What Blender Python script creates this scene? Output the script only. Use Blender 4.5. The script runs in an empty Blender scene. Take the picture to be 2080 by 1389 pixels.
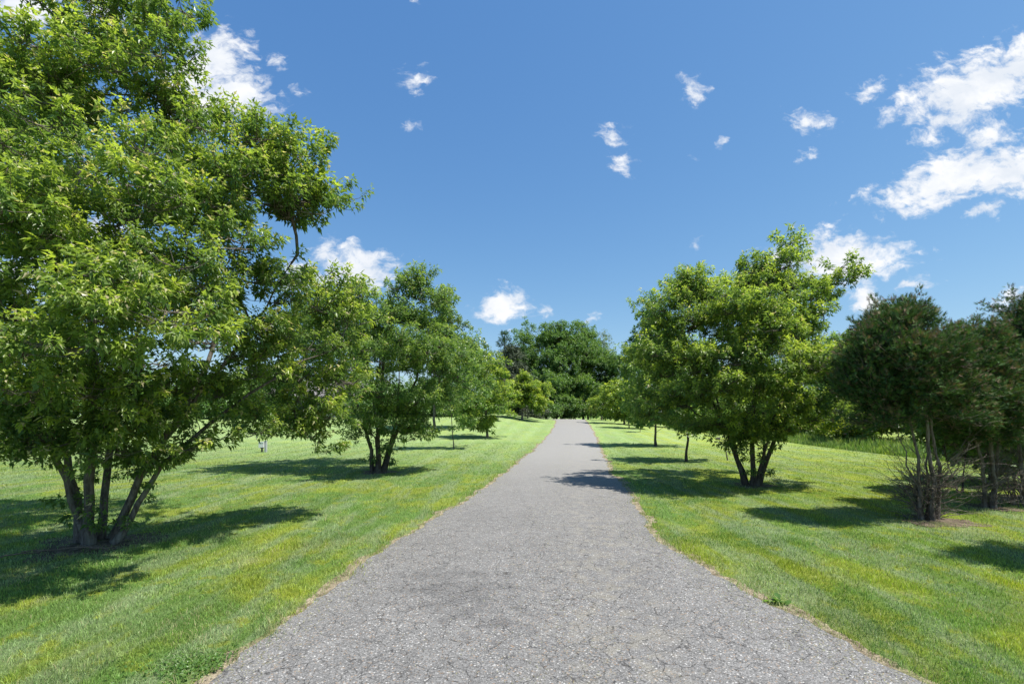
import bpy, math
import numpy as np
from mathutils import Vector

# ------------------------------------------------------------------ camera, sky, sun, exposure
scn = bpy.context.scene
rng = np.random.default_rng(7)
F, HZ, EYE = 1000.0, 840.0, 1.7          # focal length and horizon (photo pixels), eye height (m)
cam_data = bpy.data.cameras.new("camera")
cam = bpy.data.objects.new("camera", cam_data)
scn.collection.objects.link(cam)
cam_data.sensor_width = 36.0
cam_data.lens = 36.0 * F / 2080.0
cam_data.shift_y = (HZ - 694.5) / 2080.0
cam_data.clip_start = 0.05
cam_data.clip_end = 3000.0
cam.location = (0, 0, EYE)
cam.rotation_euler = (math.radians(90), 0, 0)
scn.camera = cam
scn.view_settings.view_transform = 'Standard'
scn.view_settings.look = 'None'
scn.view_settings.gamma = 1.0
scn.view_settings.use_curve_mapping = False
scn.view_settings.exposure = 0.8
scn.cycles.max_bounces = 8
scn.cycles.transparent_max_bounces = 4

SUN_EL, SUN_AZ = math.radians(64), math.radians(106)      # azimuth clockwise from +Y
to_sun = Vector((math.cos(SUN_EL) * math.sin(SUN_AZ), math.cos(SUN_EL) * math.cos(SUN_AZ), math.sin(SUN_EL)))
sl = bpy.data.lights.new("sun", 'SUN')
sl.energy = 4.6
sl.angle = math.radians(0.53)
sl.color = (1.0, 0.955, 0.88)
sun = bpy.data.objects.new("sun", sl)
sun.rotation_euler = to_sun.to_track_quat('Z', 'Y').to_euler()
sun.location = (20, -10, 40)
scn.collection.objects.link(sun)

# clouds: px, py, rx, ry, rotation (deg, counter-clockwise), density
CLOUDS = [
    (40, 15, 120, 55, 0, 1.0), (205, 25, 90, 40, 0, .8), (440, 125, 70, 60, -20, 1.1), (470, 190, 100, 46, -15, 1.1), (400, 190, 80, 70, 0, 1.1),
    (568, 122, 34, 26, -20, .75), (598, 190, 30, 24, -40, .62), (842, 3, 22, 16, 0, .7),
    (842, 157, 42, 40, 0, .8), (828, 260, 34, 18, 0, .66), (20, 270, 80, 60, 0, 1.0), (160, 470, 150, 60, 0, .9), (30, 560, 120, 70, 0, .8),
    (655, 520, 40, 32, 0, 1.0), (735, 545, 85, 38, -5, 1.15), (620, 560, 60, 40, 0, 1.),
    (1015, 625, 66, 32, 14, 1.0), (1106, 630, 28, 14, 8, .85), (1197, 648, 27, 15, 30, .9), (1040, 665, 26, 10, 20, .35),
    (1241, 275, 38, 29, 0, .95), (1268, 332, 42, 30, 30, .68), (1405, 182, 36, 42, 20, .85), (1418, 497, 44, 20, 25, .6),
    (1472, 290, 34, 24, 20, .42), (1420, 322, 20, 16, 20, .36), (1648, 248, 54, 28, -5, .85), (1760, 186, 58, 27, 32, .85), (1645, 316, 54, 28, 30, .46),
    (1985, 178, 140, 58, 24, 1.25), (2060, 135, 100, 44, 22, 1.2), (1950, 225, 70, 40, 0, 1.1), (1880, 215, 60, 22, 25, .7),
    (1945, 358, 160, 52, 22, 1.15), (2050, 350, 120, 56, 12, 1.15), (1805, 393, 44, 22, 15, .8), (2000, 280, 70, 32, 25, .95),
    (1890, 410, 50, 28, 20, .9), (2000, 428, 66, 17, 12, .8),
    (1700, 525, 112, 44, 0, 1.2), (1755, 600, 38, 34, 0, 1.1), (1856, 577, 50, 18, 3, .95), (2050, 603, 48, 24, 12, .85), (1915, 568, 18, 8, 0, .4),
    (2400, 450, 200, 70, 10, 1.), (-400, 300, 260, 90, 0, 1.), (-300, 600, 160, 50, 0, 1.),
]
world = bpy.data.worlds.new("World")
scn.world = world
world.use_nodes = True
nt = world.node_tree
N, L = nt.nodes, nt.links
N.clear()


def nd(tree, t, **kw):
    n = tree.nodes.new(t)
    for k, v in kw.items():
        setattr(n, k, v)
    return n


def mth(tree, op, a, b=None, clamp=False, c=None):
    n = tree.nodes.new('ShaderNodeMath')
    n.operation = op
    n.use_clamp = clamp
    for i, v in enumerate((a, b, c)):
        if v is None:
            continue
        if isinstance(v, (int, float)):
            n.inputs[i].default_value = v
        else:
            tree.links.new(v, n.inputs[i])
    return n.outputs[0]


def maprange(tree, v, a, b, c=0.0, d=1.0, smooth=True):
    n = tree.nodes.new('ShaderNodeMapRange')
    n.interpolation_type = 'SMOOTHSTEP' if smooth else 'LINEAR'
    tree.links.new(v, n.inputs['Value'])
    for k, x in zip(('From Min', 'From Max', 'To Min', 'To Max'), (a, b, c, d)):
        n.inputs[k].default_value = x
    return n.outputs['Result']


def mix(tree, fac, a, b, blend='MIX'):
    n = tree.nodes.new('ShaderNodeMix')
    n.data_type = 'RGBA'
    n.blend_type = blend
    for sock, v in ((n.inputs[0], fac), (n.inputs[6], a), (n.inputs[7], b)):
        if isinstance(v, (int, float)):
            sock.default_value = v
        elif isinstance(v, tuple):
            sock.default_value = (*v, 1.0) if len(v) == 3 else v
        else:
            tree.links.new(v, sock)
    return n.outputs[2]


def noise(tree, vec, scale, detail=4, rough=.55, dist=0.0):
    n = tree.nodes.new('ShaderNodeTexNoise')
    n.inputs['Scale'].default_value = scale
    n.inputs['Detail'].default_value = detail
    n.inputs['Roughness'].default_value = rough
    n.inputs['Distortion'].default_value = dist
    if vec is not None:
        tree.links.new(vec, n.inputs['Vector'])
    return n


sky = nd(nt, 'ShaderNodeTexSky', sky_type='NISHITA')
sky.sun_disc = False
sky.sun_elevation = SUN_EL
sky.sun_rotation = SUN_AZ
sky.altitude = 300
sky.air_density = 1.0
sky.dust_density = 0.6
sky.ozone_density = 1.6
tc = nd(nt, 'ShaderNodeTexCoord')
sep = nd(nt, 'ShaderNodeSeparateXYZ')
L.new(tc.outputs['Generated'], sep.inputs[0])
yy = mth(nt, 'MAXIMUM', sep.outputs[1], 0.08)
u = mth(nt, 'DIVIDE', sep.outputs[0], yy)
v = mth(nt, 'DIVIDE', sep.outputs[2], yy)
cmb = nd(nt, 'ShaderNodeCombineXYZ')
L.new(u, cmb.inputs[0])
L.new(v, cmb.inputs[1])
wn = noise(nt, cmb.outputs[0], 9.0, 5, .6)
wsub = nd(nt, 'ShaderNodeVectorMath', operation='SUBTRACT')
L.new(wn.outputs['Color'], wsub.inputs[0])
wsub.inputs[1].default_value = (.5, .5, .5)
wsc = nd(nt, 'ShaderNodeVectorMath', operation='SCALE')
L.new(wsub.outputs[0], wsc.inputs[0])
wsc.inputs['Scale'].default_value = 0.06
wadd = nd(nt, 'ShaderNodeVectorMath', operation='ADD')
L.new(cmb.outputs[0], wadd.inputs[0])
L.new(wsc.outputs[0], wadd.inputs[1])
flat = nd(nt, 'ShaderNodeVectorMath', operation='MULTIPLY')
L.new(wadd.outputs[0], flat.inputs[0])
flat.inputs[1].default_value = (1, 1, 0)
dens = None
for (px, py, rx, ry, rot, st) in CLOUDS:
    if rx < 62:
        st, rx, ry = st * .80, rx * 1.12, ry * 1.12
    mp = nd(nt, 'ShaderNodeMapping', vector_type='TEXTURE')
    mp.inputs['Location'].default_value = ((px - 1040) / F, (HZ - py) / F, 0)
    mp.inputs['Rotation'].default_value = (0, 0, math.radians(rot))
    mp.inputs['Scale'].default_value = (rx / F, ry / F, 1)
    L.new(flat.outputs[0], mp.inputs['Vector'])
    ln = nd(nt, 'ShaderNodeVectorMath', operation='LENGTH')
    L.new(mp.outputs[0], ln.inputs[0])
    d_ = mth(nt, 'MULTIPLY_ADD', ln.outputs['Value'], -.66, c=.66 * st * 1.25 - .10)
    dens = d_ if dens is None else mth(nt, 'MAXIMUM', dens, d_)
mpn = nd(nt, 'ShaderNodeMapping')
mpn.inputs['Rotation'].default_value = (0, 0, math.radians(-25))
mpn.inputs['Scale'].default_value = (1.0, 1.7, 1)
L.new(flat.outputs[0], mpn.inputs['Vector'])
f1 = noise(nt, mpn.outputs[0], 30.0, 9, .62)
f2 = noise(nt, mpn.outputs[0], 10.0, 6, .55)
fb = mth(nt, 'ADD', mth(nt, 'MULTIPLY_ADD', f1.outputs['Fac'], 1.7, c=-.82), mth(nt, 'MULTIPLY_ADD', f2.outputs['Fac'], 1.2, c=-.58))
dd = mth(nt, 'ADD', dens, fb)
cloud = maprange(nt, dd, .0, .66)
front = mth(nt, 'GREATER_THAN', sep.outputs[1], 0.08)
cloud = mth(nt, 'MULTIPLY', cloud, front)
shade = maprange(nt, f2.outputs['Fac'], .35, .7)
ccol = mix(nt, shade, (4.2, 4.5, 4.95), (5.4, 5.45, 5.55))
ssc = nd(nt, 'ShaderNodeSeparateColor')
L.new(sky.outputs[0], ssc.inputs[0])
scc = nd(nt, 'ShaderNodeCombineColor')
for i_, (g_, k_) in enumerate(((1.06, .545), (.80, .93), (.52, 1.74))):
    L.new(mth(nt, 'MULTIPLY', mth(nt, 'POWER', ssc.outputs[i_], g_), k_), scc.inputs[i_])
skymix = mix(nt, cloud, scc.outputs[0], ccol)
bg = nd(nt, 'ShaderNodeBackground')
bg.inputs['Strength'].default_value = 0.11
L.new(skymix, bg.inputs['Color'])
wo = nd(nt, 'ShaderNodeOutputWorld')
L.new(bg.outputs[0], wo.inputs['Surface'])


# ------------------------------------------------------------------ terrain
def sst(a, b, x):
    t = np.clip((x - a) / (b - a), 0, 1)
    return t * t * (3 - 2 * t)


def road_x(y):
    y = np.asarray(y, float)
    return .35 + .115 * y - 0.020 * np.clip(y - 53, 0, 1e9) ** 1.6


_PY = np.array([-500, 0, 14, 20, 26, 34, 43, 50, 54, 58, 70, 100, 600], float)
_PZ = np.array([0, 0, 0, .04, .16, .47, .84, 1.02, 1.06, 1.03, .8, .6, .4], float)


def prof(y):
    y = np.asarray(y, float)
    s = 0
    for o in (-3, -1.5, 0, 1.5, 3):
        s = s + np.interp(y + o, _PY, _PZ)
    return s / 5


def ground_z(x, y):
    x = np.asarray(x, float)
    y = np.asarray(y, float)
    z = prof(y)
    dx = x - (.35 + .115 * y)
    left = sst(2.2, 7.5, -dx) * sst(26, 50, y) * .62 * (1 - .55 * sst(10, 30, -dx)) * (1 - sst(70, 110, y))
    rt = sst(1.8, 11, dx)
    z = z * (1 - .62 * rt) + left
    z = z + .03 * np.sin(x * .35 + 1) * np.sin(y * .28) * sst(3, 6, np.abs(dx)) * sst(6, 12, y)
    return z


def hit(px, py):
    """point of the ground seen at a photo pixel"""
    s, t = (px - 1040) / F, (HZ - py) / F
    d = np.arange(1.5, 75, .02)
    g = ground_z(s * d, d) - (EYE + t * d)
    k = np.argmax(g > 0) if (g > 0).any() else len(d) - 1
    return s * d[k], d[k]


def P(px, d):
    x = (px - 1040) / F * d
    return (float(x), float(d), float(ground_z(x, d)))


def W(px, py, d):
    return np.array([(px - 1040) / F * d, d, EYE + (HZ - py) / F * d])


# ------------------------------------------------------------------ mesh helpers
COL = scn.collection


def mesh_np(name, verts, tris=None, quads=None, mat=None, parent=None, attr=None, smooth=False, loc=None):
    me = bpy.data.meshes.new(name)
    verts = np.asarray(verts, np.float32)
    if loc is not None:
        verts = verts - np.asarray(loc, np.float32)
    me.vertices.add(len(verts))
    me.vertices.foreach_set('co', verts.ravel())
    nt_ = 0 if tris is None else len(tris)
    nq = 0 if quads is None else len(quads)
    idx = []
    if nt_:
        idx.append(np.asarray(tris, np.int32).ravel())
    if nq:
        idx.append(np.asarray(quads, np.int32).ravel())
    idx = np.concatenate(idx)
    me.loops.add(len(idx))
    me.loops.foreach_set('vertex_index', idx)
    me.polygons.add(nt_ + nq)
    ls = np.concatenate([np.arange(nt_) * 3, nt_ * 3 + np.arange(nq) * 4]).astype(np.int32)
    me.polygons.foreach_set('loop_start', ls)
    me.polygons.foreach_set('use_smooth', np.full(nt_ + nq, smooth, bool))
    me.update(calc_edges=True)
    if attr is not None:
        a = me.color_attributes.new('tint', 'FLOAT_COLOR', 'POINT')
        a.data.foreach_set('color', np.asarray(attr, np.float32).ravel())
    if mat:
        me.materials.append(mat)
    o = bpy.data.objects.new(name, me)
    COL.objects.link(o)
    if parent is not None:
        o.parent = parent
    elif loc is not None:
        o.location = loc
    return o


def tag(o, label=None, cat=None, group=None, kind=None):
    if label:
        o['label'] = label
    if cat:
        o['category'] = cat
    if group:
        o['group'] = group
    if kind:
        o['kind'] = kind
    return o


def empty(name, loc, label, cat, group=None):
    e = bpy.data.objects.new(name, None)
    e.empty_display_size = .2
    e.location = loc
    COL.objects.link(e)
    return tag(e, label, cat, group)


class MB:
    """collects tubes and boxes for one mesh"""

    def __init__(self):
        self.v, self.q, self.t, self.n = [], [], [], 0

    def tube(self, pts, rad, sides=6, cap=True):
        pts = np.asarray(pts, float)
        rad = np.broadcast_to(np.asarray(rad, float), (len(pts),))
        tan = np.gradient(pts, axis=0)
        tan /= np.linalg.norm(tan, axis=1)[:, None] + 1e-9
        ref = np.array([1., 0, 0]) if abs(tan[0][0]) < .7 else np.array([0, 1., 0])
        a = np.cross(tan, ref)
        a /= np.linalg.norm(a, axis=1)[:, None] + 1e-9
        b = np.cross(tan, a)
        th = np.arange(sides) * 2 * math.pi / sides
        ring = pts[:, None] + rad[:, None, None] * (a[:, None] * np.cos(th)[None, :, None] + b[:, None] * np.sin(th)[None, :, None])
        m = len(pts)
        i = np.arange(m - 1)[:, None] * sides
        j = np.arange(sides)[None]
        k = (j + 1) % sides
        q = np.stack([i + j, i + k, i + sides + k, i + sides + j], -1).reshape(-1, 4) + self.n
        self.v.append(ring.reshape(-1, 3))
        self.q.append(q)
        self.n += m * sides
        if cap:
            self.v.append(pts[-1:] + tan[-1:] * rad[-1])
            base = self.n - sides
            jj = np.arange(sides)
            self.t.append(np.stack([base + jj, base + (jj + 1) % sides, np.full(sides, self.n)], -1))
            self.n += 1

    def box(self, lo, hi):
        x0, y0, z0 = lo
        x1, y1, z1 = hi
        self.v.append(np.array([[x0, y0, z0], [x1, y0, z0], [x1, y1, z0], [x0, y1, z0], [x0, y0, z1], [x1, y0, z1], [x1, y1, z1], [x0, y1, z1]], float))
        self.q.append(np.array([[0, 3, 2, 1], [4, 5, 6, 7], [0, 1, 5, 4], [1, 2, 6, 5], [2, 3, 7, 6], [3, 0, 4, 7]]) + self.n)
        self.n += 8

    def poly(self, verts, quads=(), tris=()):
        self.v.append(np.asarray(verts, float))
        if len(quads):
            self.q.append(np.asarray(quads) + self.n)
        if len(tris):
            self.t.append(np.asarray(tris) + self.n)
        self.n += len(verts)

    def build(self, name, mat, parent=None, loc=None, smooth=True):
        return mesh_np(name, np.concatenate(self.v), np.concatenate(self.t) if self.t else None,
                       np.concatenate(self.q) if self.q else None, mat, parent, smooth=smooth, loc=loc)


# ------------------------------------------------------------------ materials
def new_mat(name):
    m = bpy.data.materials.new(name)
    m.use_nodes = True
    t = m.node_tree
    t.nodes.clear()
    out = t.nodes.new('ShaderNodeOutputMaterial')
    return m, t, out


def principled(t, rough=.8, spec=.3):
    p = t.nodes.new('ShaderNodeBsdfPrincipled')
    p.inputs['Roughness'].default_value = rough
    p.inputs['Specular IOR Level'].default_value = spec
    return p


def bump(t, h, strength=.3, dist=.02):
    b = t.nodes.new('ShaderNodeBump')
    b.inputs['Strength'].default_value = strength
    b.inputs['Distance'].default_value = dist
    t.links.new(h, b.inputs['Height'])
    return b.outputs[0]


def leaf_mat(name, dark, mid, young, buff, rough=.38, trans=.52, spec=.55, patch=1.0):
    m, t, out = new_mat(name)
    at = t.nodes.new('ShaderNodeAttribute')
    at.attribute_name = 'tint'
    s = t.nodes.new('ShaderNodeSeparateColor')
    t.links.new(at.outputs['Color'], s.inputs[0])
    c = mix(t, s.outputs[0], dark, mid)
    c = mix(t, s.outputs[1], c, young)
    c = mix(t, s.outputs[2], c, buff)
    p = principled(t, rough, spec)
    t.links.new(c, p.inputs['Base Color'])
    tr = t.nodes.new('ShaderNodeBsdfTranslucent')
    tc_ = mix(t, 1.0, c, (1.25, 1.3, .65), 'MULTIPLY')
    t.links.new(tc_, tr.inputs['Color'])
    ms = t.nodes.new('ShaderNodeMixShader')
    ms.inputs[0].default_value = trans
    t.links.new(p.outputs[0], ms.inputs[1])
    t.links.new(tr.outputs[0], ms.inputs[2])
    t.links.new(ms.outputs[0], out.inputs['Surface'])
    return m


def simple_mat(name, col, rough=.7, spec=.3, var=.25, scale=6.0, bstr=.0, metal=0.0):
    m, t, out = new_mat(name)
    tcn = t.nodes.new('ShaderNodeTexCoord')
    n = noise(t, tcn.outputs['Object'], scale, 6, .6)
    f = maprange(t, n.outputs['Fac'], .3, .7, 1 - var, 1 + var)
    c = mix(t, 1.0, col, f, 'MULTIPLY')
    p = principled(t, rough, spec)
    p.inputs['Metallic'].default_value = metal
    t.links.new(c, p.inputs['Base Color'])
    if bstr:
        t.links.new(bump(t, n.outputs['Fac'], bstr, .02), p.inputs['Normal'])
    t.links.new(p.outputs[0], out.inputs['Surface'])
    return m


def bark_mat(name, c1, c2, band=0.25):
    m, t, out = new_mat(name)
    tcn = t.nodes.new('ShaderNodeTexCoord')
    mp = t.nodes.new('ShaderNodeMapping')
    mp.inputs['Scale'].default_value = (1, 1, .22)
    t.links.new(tcn.outputs['Object'], mp.inputs['Vector'])
    n1 = noise(t, mp.outputs[0], 26, 8, .65, .4)
    n2 = noise(t, tcn.outputs['Object'], 3.2, 5, .6)
    mp2 = t.nodes.new('ShaderNodeMapping')
    mp2.inputs['Scale'].default_value = (1, 1, 5)
    t.links.new(tcn.outputs['Object'], mp2.inputs['Vector'])
    n3 = noise(t, mp2.outputs[0], 9, 4, .6)
    c = mix(t, maprange(t, n1.outputs['Fac'], .35, .68), c1, c2)
    c = mix(t, maprange(t, n2.outputs['Fac'], .5, .7, 0, .55), c, (.21, .22, .17))
    c = mix(t, maprange(t, n3.outputs['Fac'], .62, .7, 0, band), c, (.45, .43, .39))
    p = principled(t, .85, .2)
    t.links.new(c, p.inputs['Base Color'])
    h = mth(t, 'MULTIPLY_ADD', n1.outputs['Fac'], 1.0, c=0)
    t.links.new(bump(t, h, .7, .012), p.inputs['Normal'])
    t.links.new(p.outputs[0], out.inputs['Surface'])
    return m


# lawn colour, shared by the soil sheet and the blades
lg = bpy.data.node_groups.new('lawn_colour', 'ShaderNodeTree')
lg.interface.new_socket('Color', in_out='OUTPUT', socket_type='NodeSocketColor')
go = lg.nodes.new('NodeGroupOutput')
geo = lg.nodes.new('ShaderNodeNewGeometry')
pos = geo.outputs['Position']
sp = lg.nodes.new('ShaderNodeSeparateXYZ')
lg.links.new(pos, sp.inputs[0])
acr = mth(lg, 'MULTIPLY_ADD', sp.outputs[1], -.115, c=0)
acr = mth(lg, 'ADD', sp.outputs[0], acr)
g1 = noise(lg, pos, .55, 5, .62, .6)
g2 = noise(lg, pos, 3.1, 5, .65, .3)
mpg = lg.nodes.new('ShaderNodeMapping')
mpg.inputs['Rotation'].default_value = (0, 0, math.radians(6.6))
mpg.inputs['Scale'].default_value = (2.6, .35, 1)
lg.links.new(pos, mpg.inputs['Vector'])
g3 = noise(lg, mpg.outputs[0], 1.0, 5, .6, .2)
stripe = mth(lg, 'SINE', mth(lg, 'MULTIPLY_ADD', g1.outputs['Fac'], .9, c=0) if False else mth(lg, 'MULTIPLY', acr, 4.4))
right = maprange(lg, acr, 1.5, 7.5)
green = mix(lg, right, (.190, .315, .076), (.255, .350, .052))
yell = mix(lg, right, (.345, .400, .052), (.40, .435, .045))
grey = (.300, .385, .195)
c = mix(lg, maprange(lg, g1.outputs['Fac'], .45, .60, 0, .8), green, yell)
c = mix(lg, maprange(lg, g3.outputs['Fac'], .44, .60, 0, .75), c, grey)
c = mix(lg, maprange(lg, g2.outputs['Fac'], .53, .66, 0, .85), c, yell)
c = mix(lg, maprange(lg, g2.outputs['Fac'], .44, .28, 0, .55), c, (.115, .225, .045))
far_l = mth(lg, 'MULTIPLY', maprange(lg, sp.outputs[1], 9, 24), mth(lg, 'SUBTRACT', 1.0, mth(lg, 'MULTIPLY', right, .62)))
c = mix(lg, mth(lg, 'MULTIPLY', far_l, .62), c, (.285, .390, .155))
sf = mth(lg, 'MULTIPLY_ADD', stripe, .06, c=1.05)  # mowing stripes: sheen of leaning blades painted into the colour
g4 = noise(lg, pos, 1.5, 5, .65, .5)
c = mix(lg, maprange(lg, g4.outputs['Fac'], .59, .72, 0, .5), c, (.42, .43, .22))
c = mix(lg, 1.0, c, sf, 'MULTIPLY')
lg.links.new(c, go.inputs[0])


def lawn_ground_mat():
    m, t, out = new_mat('lawn_ground')
    g = t.nodes.new('ShaderNodeGroup')
    g.node_tree = lg
    geo = t.nodes.new('ShaderNodeNewGeometry')
    s = t.nodes.new('ShaderNodeSeparateXYZ')
    t.links.new(geo.outputs['Position'], s.inputs[0])
    n = noise(t, geo.outputs['Position'], 38, 6, .75)
    n2 = noise(t, geo.outputs['Position'], 9, 5, .7)
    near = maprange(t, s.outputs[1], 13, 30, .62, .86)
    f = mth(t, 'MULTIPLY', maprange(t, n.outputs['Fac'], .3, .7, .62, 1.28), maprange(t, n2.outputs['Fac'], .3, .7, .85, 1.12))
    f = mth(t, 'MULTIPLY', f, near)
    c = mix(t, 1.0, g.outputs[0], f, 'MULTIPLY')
    p = principled(t, .95, .1)
    t.links.new(c, p.inputs['Base Color'])
    t.links.new(bump(t, n.outputs['Fac'], .8, .05), p.inputs['Normal'])
    t.links.new(p.outputs[0], out.inputs['Surface'])
    return m


def blade_mat():
    m, t, out = new_mat('grass_blade')
    g = t.nodes.new('ShaderNodeGroup')
    g.node_tree = lg
    at = t.nodes.new('ShaderNodeAttribute')
    at.attribute_name = 'tint'
    s = t.nodes.new('ShaderNodeSeparateColor')
    t.links.new(at.outputs['Color'], s.inputs[0])
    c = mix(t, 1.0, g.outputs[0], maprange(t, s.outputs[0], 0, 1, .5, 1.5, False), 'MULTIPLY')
    c = mix(t, s.outputs[1], c, (.50, .43, .25))
    c = mix(t, s.outputs[2], c, (.07, .17, .035))
    p = principled(t, .5, .35)
    t.links.new(c, p.inputs['Base Color'])
    tr = t.nodes.new('ShaderNodeBsdfTranslucent')
    t.links.new(mix(t, 1.0, c, (1.15, 1.25, .7), 'MULTIPLY'), tr.inputs['Color'])
    ms = t.nodes.new('ShaderNodeMixShader')
    ms.inputs[0].default_value = .4
    t.links.new(p.outputs[0], ms.inputs[1])
    t.links.new(tr.outputs[0], ms.inputs[2])
    t.links.new(ms.outputs[0], out.inputs['Surface'])
    return m


def asphalt_mat():
    m, t, out = new_mat('worn_asphalt')
    geo = t.nodes.new('ShaderNodeNewGeometry')
    pos = geo.outputs['Position']

    def vor(vec, sc, feat='F1'):
        n = t.nodes.new('ShaderNodeTexVoronoi')
        n.feature = feat
        n.inputs['Scale'].default_value = sc
        t.links.new(vec, n.inputs['Vector'])
        return n
    v1 = vor(pos, 92)
    v2 = vor(pos, 230)
    n_big = noise(t, pos, .7, 5, .6)
    n_mid = noise(t, pos, 5, 5, .65)
    sc = t.nodes.new('ShaderNodeSeparateColor')
    t.links.new(v1.outputs['Color'], sc.inputs[0])
    sc2 = t.nodes.new('ShaderNodeSeparateColor')
    t.links.new(v2.outputs['Color'], sc2.inputs[0])
    base = mix(t, sc.outputs[0], (.088, .085, .081), (.272, .266, .254))
    base = mix(t, .45, base, mix(t, sc2.outputs[0], (.090, .088, .086), (.275, .271, .265)))
    base = mix(t, maprange(t, sc.outputs[1], .925, .985), base, (.43, .42, .40))
    base = mix(t, maprange(t, sc.outputs[2], .93, .98), base, (.25, .19, .14))
    edge = maprange(t, v1.outputs['Distance'], .45, .8, 1.0, .55)
    base = mix(t, 1.0, base, edge, 'MULTIPLY')
    base = mix(t, 1.0, base, maprange(t, n_mid.outputs['Fac'], .3, .7, .93, 1.08), 'MULTIPLY')
    base = mix(t, 1.0, base, maprange(t, n_big.outputs['Fac'], .32, .68, .95, 1.06), 'MULTIPLY')
    # wheel tracks and tan crown
    s = t.nodes.new('ShaderNodeSeparateXYZ')
    t.links.new(pos, s.inputs[0])
    acr = mth(t, 'ADD', s.outputs[0], mth(t, 'MULTIPLY_ADD', s.outputs[1], -.115, c=-.35))
    mid = maprange(t, mth(t, 'ABSOLUTE', acr), .1, .8, 1, 0)
    tn = mth(t, 'MULTIPLY', mid, maprange(t, n_mid.outputs['Fac'], .45, .65, 0, .33))
    base = mix(t, tn, base, (.25, .225, .165))
    # dark oily patch and ravelled stretch
    mpp = t.nodes.new('ShaderNodeMapping')
    mpp.vector_type = 'TEXTURE'
    mpp.inputs['Location'].default_value = (-.42, 4.6, 0)
    mpp.inputs['Rotation'].default_value = (0, 0, .5)
    mpp.inputs['Scale'].default_value = (.55, .95, 50)
    t.links.new(pos, mpp.inputs['Vector'])
    lnn = t.nodes.new('ShaderNodeVectorMath')
    lnn.operation = 'LENGTH'
    t.links.new(mpp.outputs[0], lnn.inputs[0])
    pt = mth(t, 'ADD', lnn.outputs['Value'], maprange(t, n_mid.outputs['Fac'], .3, .7, -.7, .7, False))
    ptm = mth(t, 'MULTIPLY', maprange(t, pt, .3, 1.1, 1, 0), maprange(t, sc.outputs[1], .35, .6, .25, 1))
    base = mix(t, mth(t, 'MULTIPLY', ptm, .36), base, (.032, .031, .034))
    # cracks
    wn = noise(t, pos, 3.2, 4, .6)
    vs = t.nodes.new('ShaderNodeVectorMath')
    vs.operation = 'MULTIPLY_ADD'
    t.links.new(wn.outputs['Color'], vs.inputs[0])
    vs.inputs[1].default_value = (.34, .34, 0)
    t.links.new(pos, vs.inputs[2])
    k1 = vor(vs.outputs[0], 5.2, 'DISTANCE_TO_EDGE')
    k2 = vor(vs.outputs[0], 1.9, 'DISTANCE_TO_EDGE')
    km = noise(t, pos, 1.3, 4, .6)
    nf = noise(t, pos, 30, 3, .6)
    w = maprange(t, nf.outputs['Fac'], .35, .7, .3, 1.3)
    ck1 = mth(t, 'MULTIPLY', maprange(t, k1.outputs['Distance'], .0, .028, 1, 0), maprange(t, km.outputs['Fac'], .30, .50))
    ck2 = mth(t, 'MULTIPLY', maprange(t, k2.outputs['Distance'], .0, .011, 1, 0), maprange(t, km.outputs['Fac'], .55, .38))
    ck = mth(t, 'MULTIPLY', mth(t, 'MAXIMUM', ck1, ck2), w, True)
    fade = maprange(t, s.outputs[1], 6, 22, 1, .25)
    ck = mth(t, 'MULTIPLY', ck, fade)
    base = mix(t, mth(t, 'MULTIPLY', ck, .76), base, (.03, .028, .027))
    # blend to a paler, warmer grey towards the far stretch
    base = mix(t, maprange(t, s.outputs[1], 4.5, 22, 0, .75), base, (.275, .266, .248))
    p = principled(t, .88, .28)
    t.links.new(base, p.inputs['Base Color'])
    h = mth(t, 'SUBTRACT', mth(t, 'MULTIPLY_ADD', v1.outputs['Distance'], -.6, c=0), mth(t, 'MULTIPLY', ck, 1.6))
    t.links.new(bump(t, h, .55, .008), p.inputs['Normal'])
    t.links.new(p.outputs[0], out.inputs['Surface'])
    return m


def soil_mat(name, c1, c2, c3):
    m, t, out = new_mat(name)
    geo = t.nodes.new('ShaderNodeNewGeometry')
    n1 = noise(t, geo.outputs['Position'], 7, 6, .7)
    n2 = noise(t, geo.outputs['Position'], 60, 5, .75)
    n3 = noise(t, geo.outputs['Position'], 2.2, 4, .6)
    c = mix(t, maprange(t, n1.outputs['Fac'], .35, .65), c1, c2)
    c = mix(t, maprange(t, n3.outputs['Fac'], .5, .66, 0, .7), c, c3)
    c = mix(t, 1.0, c, maprange(t, n2.outputs['Fac'], .3, .7, .45, 1.45), 'MULTIPLY')
    p = principled(t, .95, .1)
    t.links.new(c, p.inputs['Base Color'])
    t.links.new(bump(t, n2.outputs['Fac'], .8, .02), p.inputs['Normal'])
    t.links.new(p.outputs[0], out.inputs['Surface'])
    return m


M_MAPLE = leaf_mat('maple_leaf', (.066, .140, .044), (.185, .290, .076), (.45, .54, .09), (.62, .52, .36))
M_MAPLE2 = leaf_mat('maple_leaf_deep', (.068, .145, .050), (.170, .285, .088), (.38, .48, .11), (.48, .45, .26))
M_PALE = leaf_mat('pale_leaf', (.085, .155, .052), (.18, .27, .085), (.34, .43, .10), (.35, .32, .16), trans=.35)
M_YOUNG = leaf_mat('young_maple_leaf', (.085, .165, .042), (.20, .31, .07), (.44, .51, .08), (.42, .38, .16))
M_WOODS = leaf_mat('woodland_leaf', (.062, .140, .042), (.165, .295, .075), (.25, .36, .07), (.2, .22, .09), trans=.38, rough=.5)
M_SILVER = leaf_mat('silvery_leaf', (.09, .13, .075), (.17, .22, .12), (.25, .3, .15), (.3, .3, .2), trans=.3)
M_CEDAR = leaf_mat('cedar_spray', (.020, .052, .020), (.072, .140, .044), (.13, .22, .06), (.23, .150, .11), trans=.15, rough=.75, spec=.1)
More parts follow.
